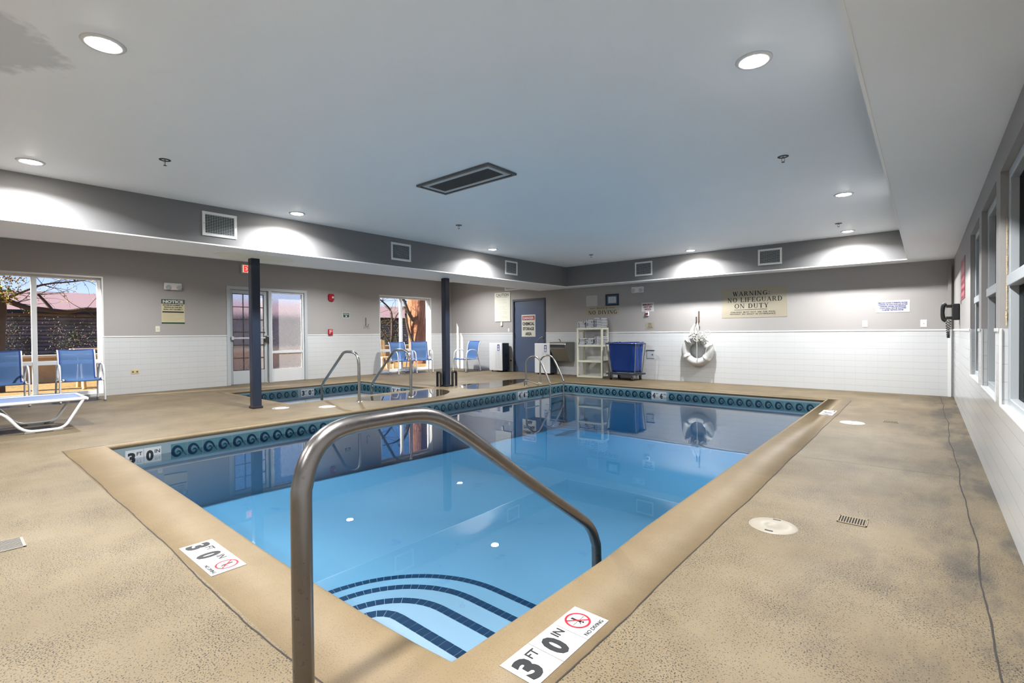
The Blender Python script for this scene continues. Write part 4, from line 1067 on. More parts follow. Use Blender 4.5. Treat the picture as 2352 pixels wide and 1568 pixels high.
# emergency lights
def emerg(T, label):
    root = empty('emergency_light', tuple(T.translation), label=label, cat='emergency light', group='twin head emergency lights')
    plate(T, .30, .14, .05, 'housing', M['white'], root, bevel=.008)
    for sx in (-1, 1):
        mb = MB(); mb.T = T @ Matrix.Translation((sx * .095, .0, .045)) @ Matrix.Rotation(math.radians(24), 4, 'X')
        mb.lathe([(.030, 0), (.046, .03), (.05, .045), (.046, .05)], 24); mb.build('lamp_head', M['white'], root)
        mb = MB(); mb.T = T @ Matrix.Translation((sx * .095, .0, .045)) @ Matrix.Rotation(math.radians(24), 4, 'X'); mb.lathe([(.0001, .042), (.03, .046), (.046, .048)], 24); mb.build('lamp_glass', M['greyalu'], root)
    plate(T, .012, .012, .004, 'indicator', M['exitred'], root, 0, 0, -.055, .05)
emerg(wallL(3.135, 2.095), 'white twin head emergency light above the NOTICE sign'); emerg(wallB(-5.186, 2.098), 'white twin head emergency light above the shut off sign')
# strobe, pull station
T = wallL(6.575, 2.05); root = empty('fire_alarm_strobe', tuple(T.translation), label='red fire alarm strobe high on the window wall', cat='fire alarm')
mb = MB(); mb.T = T; mb.prism([(-.075, -.055), (-.05, -.09), (.05, -.09), (.075, -.055), (.075, .055), (.05, .09), (-.05, .09), (-.075, .055)], 0, .055); mb.build('strobe_body', M['red'], root, bevel=.008)
plate(T, .05, .05, .022, 'strobe_lens', M['signwhite'], root, .006, .03, .0, .055)
T = wallL(6.55, 1.165); root = empty('pull_station', tuple(T.translation), label='red fire alarm pull station at the top of the tiles', cat='fire alarm')
plate(T, .12, .15, .04, 'station_body', M['red'], root, .006)
mb = MB(); mb.T = T; mb.box(-.035, -.02, -.045, .055, .04, .048); mb.box(-.035, .04, .04, .055, .04, .048); mb.box(-.02, .04, .0, .02, .04, .048); mb.build('pull_handle', M['signwhite'], root, bevel=.002)
# hooks
def hook(T, name, lb, h=.20, m=None):
    mb = MB(); mb.T = T; mb.box(-.014, .014, -h / 2, h / 2, 0, .006); mb.tube(fillet([(0, -h / 2 + .02, .004), (0, -h / 2 - .02, .03), (.02, -h / 2 - .02, .075), (.03, -h / 2 + .05, .085)], .02), .009, 10)
    return tag(mb.build(name, m or M['steel'], bevel=0), lb, 'hook')
hook(wallL(7.60, 1.44), 'wall_hook', 'empty metal hook left of the far window', .22)
rust = mat('rusty_iron', (78, 62, 48), .7, .4, var=.3, vscale=60)
hook(wallB(-3.770, 1.42), 'wall_hook', 'tall rusty bracket holding the life ring rope', .25, rust)
hook(wallB(-3.825, 1.36), 'wall_hook', 'short rusty bracket beside the taller one above the life ring', .13, rust)
# switches, outlet, plates
def swplate(T, w, h, lb, kind, m=None):
    root = empty('wall_switch' if kind != 'outlet' else 'wall_outlet', tuple(T.translation), label=lb, cat='switch' if kind != 'outlet' else 'outlet')
    plate(T, w, h, .006, 'cover_plate', m or M['white'], root, .002)
    if kind == 'toggle': plate(T, .01, .024, .012, 'toggle', M['greyalu'], root, .002, 0, 0, .006)
    if kind == 'knob':
        mb = MB(); mb.T = T; mb.cyl((0, 0, .006), .010, .006, 14); mb.build('key_switch', M['greyalu'], root)
    if kind == 'outlet':
        for s in (-1, 1): plate(T, .03, .03, .002, 'socket', mat('socket_dark', (96, 84, 66), .6), root, .001, s * w * .27, 0, .006)
swplate(wallL(2.873, 1.24), .075, .115, 'ivory blank switch plate below the NOTICE sign', 'toggle', M['cream'])
swplate(wallL(2.497, .415), .125, .078, 'tan double outlet low on the white tiles', 'outlet', mat('outlet_tan', (196, 180, 136), .5))
swplate(wallB(-.83, 1.215), .076, .118, 'white toggle switch plate on the end wall, left one below the blue notice', 'toggle')
swplate(wallB(-.028, 1.208), .086, .125, 'white key switch plate on the end wall, nearer the corner', 'knob')
swplate(wallB(-9.02 - .2, 1.19), .06, .09, 'small white key switch beside the blue door', 'knob')
mb = MB(); mb.T = wallB(-9.482, 1.375); mb.box(-.035, .035, -.06, .06, 0, .03); tag(mb.build('sensor_box', M['cream'], bevel=.004), 'small cream box right under the caution board', 'box')
T = wallB(-4.885, .58); root = empty('access_panel', tuple(T.translation), label='square white metal access panel right of the laundry cart', cat='panel')
plate(T, .185, .18, .008, 'panel_door', M['greyalu'], root, .002); mb = MB(); mb.T = T; mb.cyl((.05, 0, .008), .012, .006, 14); mb.build('latch', M['steel'], root)
plate(T, .20, .012, .014, 'panel_lip', M['black'], root, 0, 0, .096)
T = wallB(-8.99 - .14, .33); root = empty('wall_outlet', tuple(T.translation), label='low outlet with black plug beside the blue door', cat='outlet')
plate(T, .07, .11, .006, 'cover_plate', M['white'], root, .002); plate(T, .035, .04, .03, 'plug', M['black'], root, .004, 0, -.02, .006)

# right wall: maroon sign, small plate, telephone
T = wallR(8.20, 1.72); s_ = sign('maroon_sign', T, .84, .50, M['maroon'], 'maroon sign with pale print on the right wall by the telephone')
mb = MB(); mb.T = T; random.seed(5)
for k in range(5):
    y = .18 - .09 * k; x = -.34
    while x < .32:
        w = random.uniform(.04, .10); mb.box(x, min(.34, x + w), y - .025, y + .02, .004, .0048); x += w + .03
mb.build('pale_print', mat('rose_print', (190, 110, 122), .6), s_)
T = wallR(8.62, 1.50); mb = MB(); mb.T = T; mb.box(-.04, .04, -.07, .07, 0, .005); tag(mb.build('small_plaque', mat('plaque_red', (140, 70, 76), .5)), 'tiny red plaque between telephone and maroon sign', 'sign')
T = wallR(9.0, 1.34); root = empty('wall_telephone', tuple(T.translation), label='black wall telephone with hanging coiled cord in the right corner', cat='telephone')
mb = MB(); mb.T = T; mb.box(-.09, .09, -.11, .11, 0, .075); mb.build('phone_body', M['black'], root, bevel=.012)
mb = MB(); mb.T = T; mb.box(-.055, .055, -.05, .05, .075, .078); mb.build('keypad', mat('keypad_grey', (60, 60, 62), .4), root)
mb = MB(); mb.T = T; mb.tube(smooth_pts([(0, .115, .135), (0, .09, .165), (0, 0, .175), (0, -.09, .165), (0, -.115, .135)], 5), [.022 + .008 * abs(k - 10) / 10 for k in range(21)], 14)
mb.box(-.02, .02, .06, .10, .07, .14); mb.box(-.02, .02, -.10, -.06, .07, .14); mb.build('handset', M['black'], root)
mb = MB(); mb.T = T; P = []
for k in range(150):
    t = k / 149; a = k * .9; y = -.11 - .24 * math.sin(PI * t) ; x = .03 * (t - .5) * 2
    P.append((x + .012 * math.cos(a), y, .10 + .03 * (1 - t) + .012 * math.sin(a)))
mb.tube(P, .005, 6); mb.build('coiled_cord', M['black'], root)

# ================================================================== LIFE RING
cx, cz, R_, r2 = -3.775, .695, .258, .088; cy = YB - .11
root = empty('life_ring', (cx, cy, cz), label='white life ring hanging by ropes on the end wall', cat='life ring')
mb = MB(); mb.tube([(cx + R_ * math.cos(a), cy + .03 * math.cos(a * 0), cz + R_ * math.sin(a)) for a in [2 * PI * k / 56 for k in range(56)]], r2, 22, closed=True)
mb.build('ring_body', M['ringwhite'], root)
for a in (-.6, .45, 2.2, 3.6):
    mb = MB(); c0 = Vector((cx + R_ * math.cos(a), cy, cz + R_ * math.sin(a))); rad = Vector((math.cos(a), 0, math.sin(a))); tn = Vector((-math.sin(a), 0, math.cos(a)))
    rows = []
    for k in range(25):
        b = 2 * PI * k / 24; d = rad * math.cos(b) + Vector((0, 1, 0)) * math.sin(b); rows.append([tuple(c0 + d * (r2 + .002) - tn * .028), tuple(c0 + d * (r2 + .002) + tn * .028)])
    mb.grid(rows); mb.build('ring_band', mat('band_grey', (214, 214, 210), .5), root)
root = empty('rope_coil', (cx, cy, cz + .3), label='white rope coiled over the top of the life ring and hung on two brackets', cat='rope')
random.seed(11)
for k in range(11):                                           # turns wrapped round the tube at the top
    a = PI / 2 + (-.85 + 1.35 * k / 10) * -1 + random.uniform(-.05, .05)
    c0 = Vector((cx + R_ * math.cos(a), cy, cz + R_ * math.sin(a))); rad = Vector((math.cos(a), 0, math.sin(a))); tn = Vector((-math.sin(a), 0, math.cos(a)))
    P = [c0 + (rad * math.cos(b) + Vector((0, 1, 0)) * math.sin(b) * .98) * (r2 + .010 + .006 * math.sin(3 * b + k)) + tn * (.03 * math.sin(b * 1.0 + k)) for b in [2 * PI * j / 22 for j in range(22)]]
    mb = MB(); mb.tube(P, .008, 8, closed=True); mb.build('rope_turn', M['rope'], root)
tops = [(-3.77, YB - .085, 1.285), (-3.825, YB - .085, 1.27)]
for k, (dx, tx) in enumerate(((-.10, 1), (-.075, 1), (-.05, 1), (-.015, 0), (.015, 0), (.05, 0))):
    tp = tops[tx]; b = Vector((cx + dx * 1.2, cy - .085, cz + R_ + .05 + random.uniform(-.02, .03)))
    mid = (Vector(tp) + b) / 2 + Vector((dx * .35, -.01, 0))
    mb = MB(); mb.tube(smooth_pts([tuple(Vector(tp) + Vector((dx * .1, 0, .0))), tuple(mid), tuple(b)], 6), .0075, 8); mb.build('rope_strand', M['rope'], root)
mb = MB(); mb.tube(smooth_pts([(cx + .07, cy - .09, cz + .34), (cx + .17, cy - .09, cz + .40), (cx + .27, cy - .08, cz + .43), (cx + .31, cy - .08, cz + .38), (cx + .25, cy - .09, cz + .335), (cx + .12, cy - .10, cz + .33), (cx + .05, cy - .1, cz + .30)], 5), .009, 8); mb.build('rope_loop', M['rope'], root)
mb = MB(); mb.tube(smooth_pts([(cx + .03, cy - .10, cz + .33), (cx + .035, cy - .105, cz + .1), (cx + .03, cy - .10, cz - .12), (cx + .02, cy - .102, cz - .24)], 5), .007, 8); mb.build('rope_end', M['rope'], root)
for k in range(9):
    a0 = random.uniform(0, 6.28); P = []
    c0 = Vector((cx + random.uniform(-.10, .17), cy - .098, cz + R_ + random.uniform(-.02, .10)))
    for j in range(12):
        b = a0 + 2 * PI * j / 11; P.append(tuple(c0 + Vector((math.cos(b) * random.uniform(.045, .075), random.uniform(-.012, .012), math.sin(b) * random.uniform(.03, .05)))))
    mb = MB(); mb.tube(smooth_pts(P, 3), .0075, 8); mb.build('rope_tangle', M['rope'], root)

# ================================================================== DEHUMIDIFIERS
def heater():
    root = empty('portable_dehumidifier', label='x', cat='appliance', group='white and navy portable machines by the blue door')
    w, d, h = .50, .30, .79
    mb = MB(); mb.box(0, w, -.012, .02, .035, .035 + h); mb.build('front_panel', M['whitealu'], root, bevel=.012)
    mb = MB()
    for k in range(7): x = w * .50 + k * .030; mb.tube([(x, -.013, .09), (x, -.013, .60)], .004, 8)
    mb.build('front_ribs', mat('rib_grey', (206, 208, 212), .4), root)
    mb = MB(); mb.box(.006, w - .006, .02, d, .035, .03 + h); mb.build('cabinet', mat('appliance_navy', (44, 54, 70), .45), root, bevel=.01)
    mb = MB(); mb.box(w - .007, w - .001, .13, .19, .42, .50); mb.build('side_grip', M['black'], root)
    mb = MB(); mb.box(w * .64, w * .80, -.0135, -.0125, .60, .78); mb.build('display_sticker', mat('sticker_purple', (48, 36, 96), .4), root)
    mb = MB(); mb.box(w * .665, w * .775, -.0145, -.0138, .615, .675); mb.cyl((w * .72, -.0138, .73), .026, -.0008, 20, 0, 'Y'); mb.cyl((w * .72, -.0138, .695), .014, -.0008, 20, 0, 'Y'); mb.build('sticker_print', mat('sticker_print', (190, 190, 214), .5), root)
    for x in (.07, w - .07):
        for y in (.05, d - .05):
            mb = MB(); mb.cyl((x - .012, y, .018), .018, .024, 16, 0, 'X'); mb.box(x - .008, x + .008, y - .008, y + .008, .018, .04); mb.build('caster', M['black'], root)
    return root
hA = heater(); hB = clone(hA)
hA.location = (-9.66, 10.40, 0); hA['label'] = 'white and navy portable machine left of the blue door'
hB.location = (-8.0, 10.40, 0); hB['label'] = 'white and navy portable machine in front of the blue door, by the fountain'
# ================================================================== DRINKING FOUNTAIN
root = empty('drinking_fountain', (-7.24, YB, .6), label='stainless steel wall mounted drinking fountain left of the towel rack', cat='drinking fountain')
x0, x1, yb, yf = -7.46, -6.97, YB - .01, YB - .42
ss = mat('dull_stainless', (150, 150, 146), .32, .9, var=.08, vscale=5)
mb = MB()
pr = [(yb, .84), (yf, .84), (yf - .012, .80), (yf, .70), (yb - .22, .36), (yb, .36)]
mb.add([(x, y, z) for x in (x0, x1) for y, z in pr], [tuple(range(6)), tuple(reversed(range(6, 12)))] + [(i, i + 6, (i + 1) % 6 + 6, (i + 1) % 6) for i in range(6)], 0)
mb.build('fountain_body', ss, root, bevel=.008)
mb = MB(); mb.box(x0 - .012, x1 + .012, yf - .02, yb, .838, .862); b_ = mb.build('basin_rim', M['steel'], root, bevel=.008)
mb = MB(); mb.box(x0 + .04, x1 - .04, yf + .02, yb - .07, .860, .8635); mb.build('basin_bowl', mat('bowl_dark', (92, 94, 94), .25, .9), root)
mb = MB(); mb.box(x0 + .02, x1 - .02, yf - .016, yf - .006, .72, .80); mb.build('push_pad', mat('pad_dark', (70, 72, 74), .3, .8), root)
mb = MB(); mb.tube(fillet([(x0 + .26, yf + .10, .862), (x0 + .26, yf + .10, .91), (x0 + .24, yf + .06, .94), (x0 + .235, yf + .05, .925)], .015), .011, 12); mb.cyl((x0 + .26, yf + .10, .862), .02, .02, 16); mb.build('bubbler', M['steel'], root)
# ================================================================== TOWEL RACK AND TOWELS
RK = Matrix.Translation((-6.625, 10.315, 0)) @ Matrix.Rotation(math.radians(4), 4, 'Z')
root = empty('towel_rack', (-6.27, 10.5, 0), label='cream four level plastic shelf rack holding towels', cat='shelf')
w, d = .70, .35
for x in (0, w - .045):
    for y in (0, d - .045):
        mb = MB(); mb.T = RK; mb.box(x, x + .045, y, y + .045, 0, 1.215); mb.build('rack_post', M['cream'], root, bevel=.006)
for z in (.035, .415, .80, 1.215):
    mb = MB(); mb.T = RK; mb.box(.002, w - .002, .002, .03, z - .045, z); mb.box(.002, w - .002, d - .03, d - .002, z - .045, z); mb.box(.002, .03, .002, d - .002, z - .045, z); mb.box(w - .03, w - .002, .002, d - .002, z - .045, z)
    mb.box(.01, w - .01, .01, d - .01, z - .012, z - .002)
    mb.build('shelf_board', M['cream'], root, bevel=.004)
def towel_mesh(w=.215, d=.29, h=.042):
    mb = MB(); rows = []; nseg = 14; rnd = random.Random(4)
    for i in range(17):                                         # along depth y, superellipse-like rounded slab, folded edge in front
        y = -.5 + i / 16; f = 1 - max(0, abs(y * 2) - .86) * 2.2
        row = []
        for k in range(nseg + 1):
            a = 2 * PI * k / nseg; ca, sa = math.cos(a), math.sin(a)
            x = math.copysign(abs(ca) ** .45, ca) * w / 2; z = math.copysign(abs(sa) ** .7, sa) * h / 2 * f
            row.append((x + rnd.uniform(-.002, .002), y * d, h / 2 + z))
        rows.append(row)
    o = len(mb.f); mb.grid(rows, 0, True)
    mb.add(rows[0][:-1], [tuple(range(nseg))], 0); mb.add(rows[-1][:-1], [tuple(reversed(range(nseg)))], 0)
    return mb
tb = towel_mesh(); tw = tb.build('folded_towel', M['towel'])
# dark stripe woven round one end: thin raised band
mb = MB(); rows = []
for k in range(15):
    a = 2 * PI * k / 14; ca, sa = math.cos(a), math.sin(a)
    rows.append([(-.062 + .0, 0, 0)] * 2)
for (sx, sw) in ((-.058, .0075),):
    mb.box(sx - sw, sx + sw, -.1465, .10, .0005, .0435)
st = mb.build('towel_stripe', M['stripe'], tw, bevel=.004)
tag(tw, 'x', 'towel', 'folded striped pool towels on the rack')
first = [True]; random.seed(21)
names = {0: 'left', 1: 'middle', 2: 'right'}; ords = ['bottom', 'second from bottom', 'third from bottom', 'fourth from bottom', 'fifth from bottom', 'top']
for zs, counts, shelf in ((1.216, (4, 5, 6), 'top shelf'), (.801, (4, 4, 5), 'second shelf')):
    for c, n in enumerate(counts):
        z = zs
        for k in range(n):
            o = tw if first[0] else clone(tw); first[0] = False
            hh = random.uniform(.038, .041); rz = random.uniform(-.07, .07)
            mir = -1 if random.random() < .25 else 1
            M_ = RK @ Matrix.Translation((.118 + c * .232 + random.uniform(-.008, .008), .165 + random.uniform(-.012, .012), z)) @ Matrix.Rotation(rz, 4, 'Z') @ Matrix.Diagonal((mir, 1, hh / .0425, 1))
            o.matrix_basis = M_
            o['label'] = 'folded white towel, %s of the %s stack on the rack\'s %s' % ('topmost' if k == n - 1 else ords[k], names[c], shelf)
            z += hh + .0005

# ================================================================== LAUNDRY CART
root = empty('laundry_cart', (-5.30, 10.40, 0), label='wheeled laundry cart with blue vinyl bag on a chrome frame', cat='cart')
x0, x1, y0, y1 = -5.70, -4.99, 10.16, 10.64
fr = []
top = [(x0 - .02, y0 - .01, .845), (x1 + .03, y0 - .01, .845), (x1 + .03, y1 + .02, .845), (x0 - .02, y1 + .02, .845)]
bot = [(x0 + .09, y0 + .05, .17), (x1 - .03, y0 + .05, .17), (x1 - .03, y1 - .04, .17), (x0 + .09, y1 - .04, .17)]
mb = MB(); mb.tube(fillet(top + top[:1], .02, 3)[:-1], .011, 12, closed=True); mb.build('top_rail', M['steel'], root)
mb = MB(); mb.tube(fillet(bot + bot[:1], .02, 3)[:-1], .011, 12, closed=True); mb.build('bottom_rail', M['steel'], root)
for a, b in zip(top, bot): mb = MB(); mb.tube([a, b], .011, 12); mb.build('upright', M['steel'], root)
# bag with folds, tapering to the floor frame and lapped over the top rail
mb = MB(); rows = []; NP = 96
def bagp(t, z, out):
    c = Vector(((x0 + x1) / 2 + .01 + .02 * (1 - z), (y0 + y1) / 2 + .003)); k = z
    hw = (.30 + .055 * k) + out; hd = (.185 + .05 * k) + out
    a = 2 * PI * t; ca, sa = math.cos(a), math.sin(a); e = .28
    X = math.copysign(abs(ca) ** e, ca) * hw; Y = math.copysign(abs(sa) ** e, sa) * hd
    f = .016 * math.sin(a * 7 + 2.6 * k) * (1 - k) + .014 * math.sin(a * 13 + 5 * k) * k * (1 - k) * 2 + .012 * math.sin(a * 3 + 7 * k)
    return (c.x + X * (1 + f * .9), c.y + Y * (1 + f), .185 + .665 * k)
for i in range(15):
    k = i / 14; sag = .0
    rows.append([bagp(j / NP, k, 0) for j in range(NP + 1)])
lip = [(p[0] + (p[0] + 5.34) * .04, p[1] + (p[1] - 10.4) * .05, .866 + .006 * math.sin(j * .9)) for j, p in enumerate(rows[-1])]
rows.append(lip); rows.append([(p[0] + (p[0] + 5.34) * .085, p[1] + (p[1] - 10.4) * .10, .83 - .012 * abs(math.sin(j * .35))) for j, p in enumerate(rows[-2])])
mb.grid(rows, 0, True); mb.add(rows[0][:-1], [tuple(range(NP))])
mb.build('vinyl_bag', M['bluevinyl'], root, solid=.004)
mb = MB()
mb.prism([(x0 - .02, y0 - .0), (x0 + .04, y0 - .04), (x1 - .04, y0 - .04), (x1 + .04, y0), (x1 + .04, y1), (x0 - .02, y1)], .125, .155); mb.build('base_board', mat('bumper_dark', (34, 40, 52), .5), root, bevel=.01)
for x, y in ((x0 + .09, y0 + .03), (x1 - .07, y0 + .03), (x0 + .09, y1 - .05), (x1 - .07, y1 - .05)):
    mb = MB(); mb.box(x - .028, x + .028, y - .003, y + .003, .05, .125); mb.box(x - .022, x - .018, y - .03, y + .03, .04, .115); mb.box(x + .018, x + .022, y - .03, y + .03, .04, .115); c_ = mb.build('caster', M['steel'], root)
    mb = MB(); mb.cyl((x - .014, y, .045), .045, .028, 24, 0, 'X'); mb.build('wheel', M['black'], c_)

# ================================================================== SLING CHAIRS AND LOUNGER
def chair():
    root = empty('sling_chair', label='x', cat='chair', group='blue sling armchairs with white frames')
    for s in (-1, 1):
        P = [(s * .285, -.27, 0), (s * .283, -.235, .42), (s * .281, -.20, .57), (s * .279, -.12, .625), (s * .278, .02, .63), (s * .277, .12, .60), (s * .275, .18, .50), (s * .262, .205, .40)]
        mb = MB(); mb.tube(smooth_pts(P, 5), .0145, 12); mb.build('arm_tube', M['whitealu'], root)
        mb = MB(); mb.tube(smooth_pts([(s * .272, .17, .52), (s * .274, .24, .30), (s * .28, .30, 0)], 5), .0135, 12); mb.build('leg', M['whitealu'], root)
        Q = [(s * .245, -.27, .375), (s * .245, -.25, .395), (s * .245, -.1, .375), (s * .245, .10, .355), (s * .245, .17, .365), (s * .245, .215, .44), (s * .245, .245, .60), (s * .245, .275, .76), (s * .245, .32, .855), (s * .245, .35, .865)]
        mb = MB(); mb.tube(smooth_pts(Q, 4), .0125, 12); mb.build('side_rail', M['whitealu'], root)
        for y in (-.27, .30):
            mb = MB(); mb.cyl((s * .283 if y < 0 else s * .28, y, 0), .018, .02, 14); mb.build('foot_cap', mat('foot_grey', (90, 90, 92), .6), root)
    mb = MB(); mb.tube([(-.285, -.243, .36), (.285, -.243, .36)], .012, 12); mb.tube([(-.27, .19, .36), (.27, .19, .36)], .012, 12); mb.build('cross_bar', M['whitealu'], root)
    Q = smooth_pts([(-.275, .365), (-.25, .395), (-.1, .372), (.10, .352), (.17, .368), (.215, .44), (.245, .60), (.275, .76), (.32, .855), (.35, .868)], 4)
    rows = [[(-.24 + .48 * j / 8, y, z - .012 * math.sin(PI * j / 8)) for j in range(9)] for y, z in Q]
    mb = MB(); mb.grid(rows, 0, True); mb.build('sling', M['sling'], root, solid=.003)
    for s in (-1, 1):
        mb = MB(); mb.grid([[(s * .215, y, z - .004), (s * .248, y, z + .0145)] for y, z in Q], 0, True); mb.build('sling_hem', mat('hem_blue', (34, 56, 130), .7), root, solid=.003)
    mb = MB(); mb.tube([(-.245, .35, .866), (.245, .35, .866)], .012, 12); mb.build('top_bar', mat('hem_blue', (34, 56, 130), .7), root)
    return root
c0 = chair()
spots = [((-11.03, 1.605), 90, 'blue sling chair in front of the left window, right one of the pair'), ((-11.06, .68), 90, 'blue sling chair cut by the left picture edge, in front of the window'),
         ((-11.03, 8.36), 84, 'blue sling chair left of its twin at the far window'), ((-11.06, 9.03), 62, 'blue sling chair in the middle, in front of the far window'), ((-10.20, 10.0), -4, 'blue sling chair in the far corner left of the white machine')]
for i, (p, a, lb) in enumerate(spots):
    o = c0 if i == 0 else clone(c0)
    o.location = (p[0], p[1], 0); o.rotation_euler = (0, 0, math.radians(a)); o['label'] = lb

root = empty('chaise_lounge', (-8.14, .3, 0), label='low blue sling chaise lounge with white tube frame at the left edge', cat='lounge chair')
for x in (-8.50, -7.78):
    P = fillet([(x, -.80, .352), (x, 1.19, .352)], .02)
    mb = MB(); mb.tube(P, .019, 12); mb.build('side_rail', M['whitealu'], root)
    P = fillet([(x, 1.16, .345), (x, .985, .022), (x, .64, .022), (x, .47, .275), (x, -.25, .275), (x, -.42, .022), (x, -.75, .022), (x, -.93, .345)], [0, .08, .10, .10, .10, .10, .08, 0], 5)
    mb = MB(); mb.tube(P, .016, 12); mb.build('runner', M['whitealu'], root)
    for y in (.69, .93, -.47, -.70):
        mb = MB(); mb.box(x - .018, x + .018, y - .045, y + .045, 0, .022); mb.build('glide', mat('glide_grey', (120, 118, 112), .6), root, bevel=.004)
mb = MB(); mb.tube([(-8.50, 1.19, .352), (-7.78, 1.19, .352)], .019, 12); mb.tube([(-8.50, -.80, .352), (-7.78, -.80, .352)], .019, 12); mb.build('end_bar', M['whitealu'], root)
mb = MB(); mb.grid([[(-8.495 + .71 * j / 8, -.2 + 1.385 * i / 12, .362 - .012 * math.sin(PI * j / 8)) for j in range(9)] for i in range(13)]); mb.build('sling', mat('sling_seat_blue', (104, 120, 152), .6, bump=.2, bscale=300), root, solid=.003)
mb = MB(); mb.grid([[(-8.495 + .71 * j / 8, -.2 - .55 * i / 8, .362 + .55 * i / 8 - .012 * math.sin(PI * j / 8)) for j in range(9)] for i in range(9)]); mb.build('back_sling', MATS['sling_seat_blue'], root, solid=.003)
for x in (-8.50, -7.78): mb = MB(); mb.tube([(x, -.2, .352), (x, -.76, .91)], .016, 12); mb.build('back_rail', M['whitealu'], root)

# ================================================================== OUTSIDE
def ground_mat():
    m, n, l, p = nodes('leafy_ground'); g = n.new('ShaderNodeNewGeometry'); pos = g.outputs['Position']
    a = noise(n, l, pos, 1.2, 4); b = noise(n, l, pos, 14, 5, .7)
    c = mixc(n, l, ramp(n, l, a, [(.4, (0, 0, 0)), (.62, (1, 1, 1))]), S((150, 112, 62)), S((104, 104, 56)))
    c = mixc(n, l, ramp(n, l, b, [(.48, (0, 0, 0)), (.6, (1, 1, 1))]), c, S((196, 138, 66)))
    l.new(c, p.inputs['Base Color']); p.inputs['Roughness'].default_value = .9
    return m
mb = MB(); mb.box(-60, XL - .2, -30, 60, -.25, -.04); struct(mb, 'ground_outside', ground_mat(), 'leaf strewn ground outside the windows')
mb = MB(); mb.box(-17.2, -16.85, -8, 40, -.04, .58, 0); mb.box(-17.25, -16.8, -8, 40, .58, .64, 1)
struct(mb, 'garden_wall', [mat('garden_wall', (176, 150, 108), .9, var=.2, vscale=6), mat('garden_wall_cap', (206, 190, 160), .8)], 'low tan garden wall outside')
def siding():
    m, n, l, p = nodes('ivy_siding'); g = n.new('ShaderNodeNewGeometry'); pos = g.outputs['Position']; sep = n.new('ShaderNodeSeparateXYZ'); l.new(pos, sep.inputs[0])
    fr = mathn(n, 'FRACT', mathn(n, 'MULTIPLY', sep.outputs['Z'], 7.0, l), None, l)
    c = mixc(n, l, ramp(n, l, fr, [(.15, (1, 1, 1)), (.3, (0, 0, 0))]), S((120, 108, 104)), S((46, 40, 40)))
    c = mixc(n, l, ramp(n, l, noise(n, l, pos, 1.6, 5, .7), [(.5, (0, 0, 0)), (.6, (.7, .7, .7))]), c, S((72, 70, 48)))
    l.new(c, p.inputs['Base Color']); p.inputs['Roughness'].default_value = .9; return m
root = empty('neighbour_building', (-28, 12, 0), label='low building with grey siding and pinkish roof beyond the windows', cat='building')
mb = MB(); mb.box(-32, -26, -10, 40, -.04, 2.0); mb.build('building_wall', siding(), root)
mb = MB(); mb.box(-32.3, -25.7, -10.3, 40.3, 2.0, 2.13); mb.build('eave', mat('eave_dark', (34, 32, 32), .8), root)
mb = MB(); mb.add([(-25.8, -10.2, 2.13), (-25.8, 40.2, 2.13), (-32.2, 40.2, 2.13), (-32.2, -10.2, 2.13), (-29, -8, 3.05), (-29, 38, 3.05)], [(0, 1, 5, 4), (2, 3, 4, 5), (0, 4, 3), (1, 2, 5)])
mb.build('roof', mat('roof_salmon', (150, 120, 118), .9, var=.06, vscale=8), root)

def leaves(mb, c, r, n, rnd, size=.05, flat=1.):
    size *= .62; n = int(n * 1.7)
    for _ in range(n):
        p = Vector(c) + Vector((rnd.gauss(0, r), rnd.gauss(0, r), rnd.gauss(0, r * flat)))
        a = Vector((rnd.uniform(-1, 1), rnd.uniform(-1, 1), rnd.uniform(-1, 1))).normalized(); b = a.cross(Vector((rnd.uniform(-1, 1), rnd.uniform(-1, 1), rnd.uniform(-1, 1)))).normalized()
        s = size * rnd.uniform(.6, 1.3)
        mb.add([tuple(p - a * s), tuple(p + b * s * .5), tuple(p + a * s), tuple(p - b * s * .5)], [(0, 1, 2, 3)], rnd.choice((0, 0, 1, 2)))
bark = mat('dark_bark', (66, 54, 44), .95, bump=1, bscale=30, var=.3, vscale=18)
LF = [mat('leaf_green', (104, 116, 44), .7), mat('leaf_yellow', (196, 168, 52), .7), mat('leaf_brown', (120, 74, 40), .8)]
def twigs(mb, rnd, start, n, spread, dirn, r0=.012, L=.9):
    ends = []
    for _ in range(n):
        d = (Vector(dirn) + Vector((rnd.uniform(-.5, .5), rnd.uniform(-1, 1) * spread, rnd.uniform(-.6, .8) * spread))).normalized(); p = Vector(start); P = [tuple(p)]
        for k in range(6):
            d = (d + Vector((rnd.uniform(-.2, .2), rnd.uniform(-.35, .35), rnd.uniform(-.3, .3)))).normalized(); p = p + d * L / 6; P.append(tuple(p))
        mb.tube(P, [r0 * (1 - .13 * k) for k in range(7)], 5); ends += P[3:]
    return ends
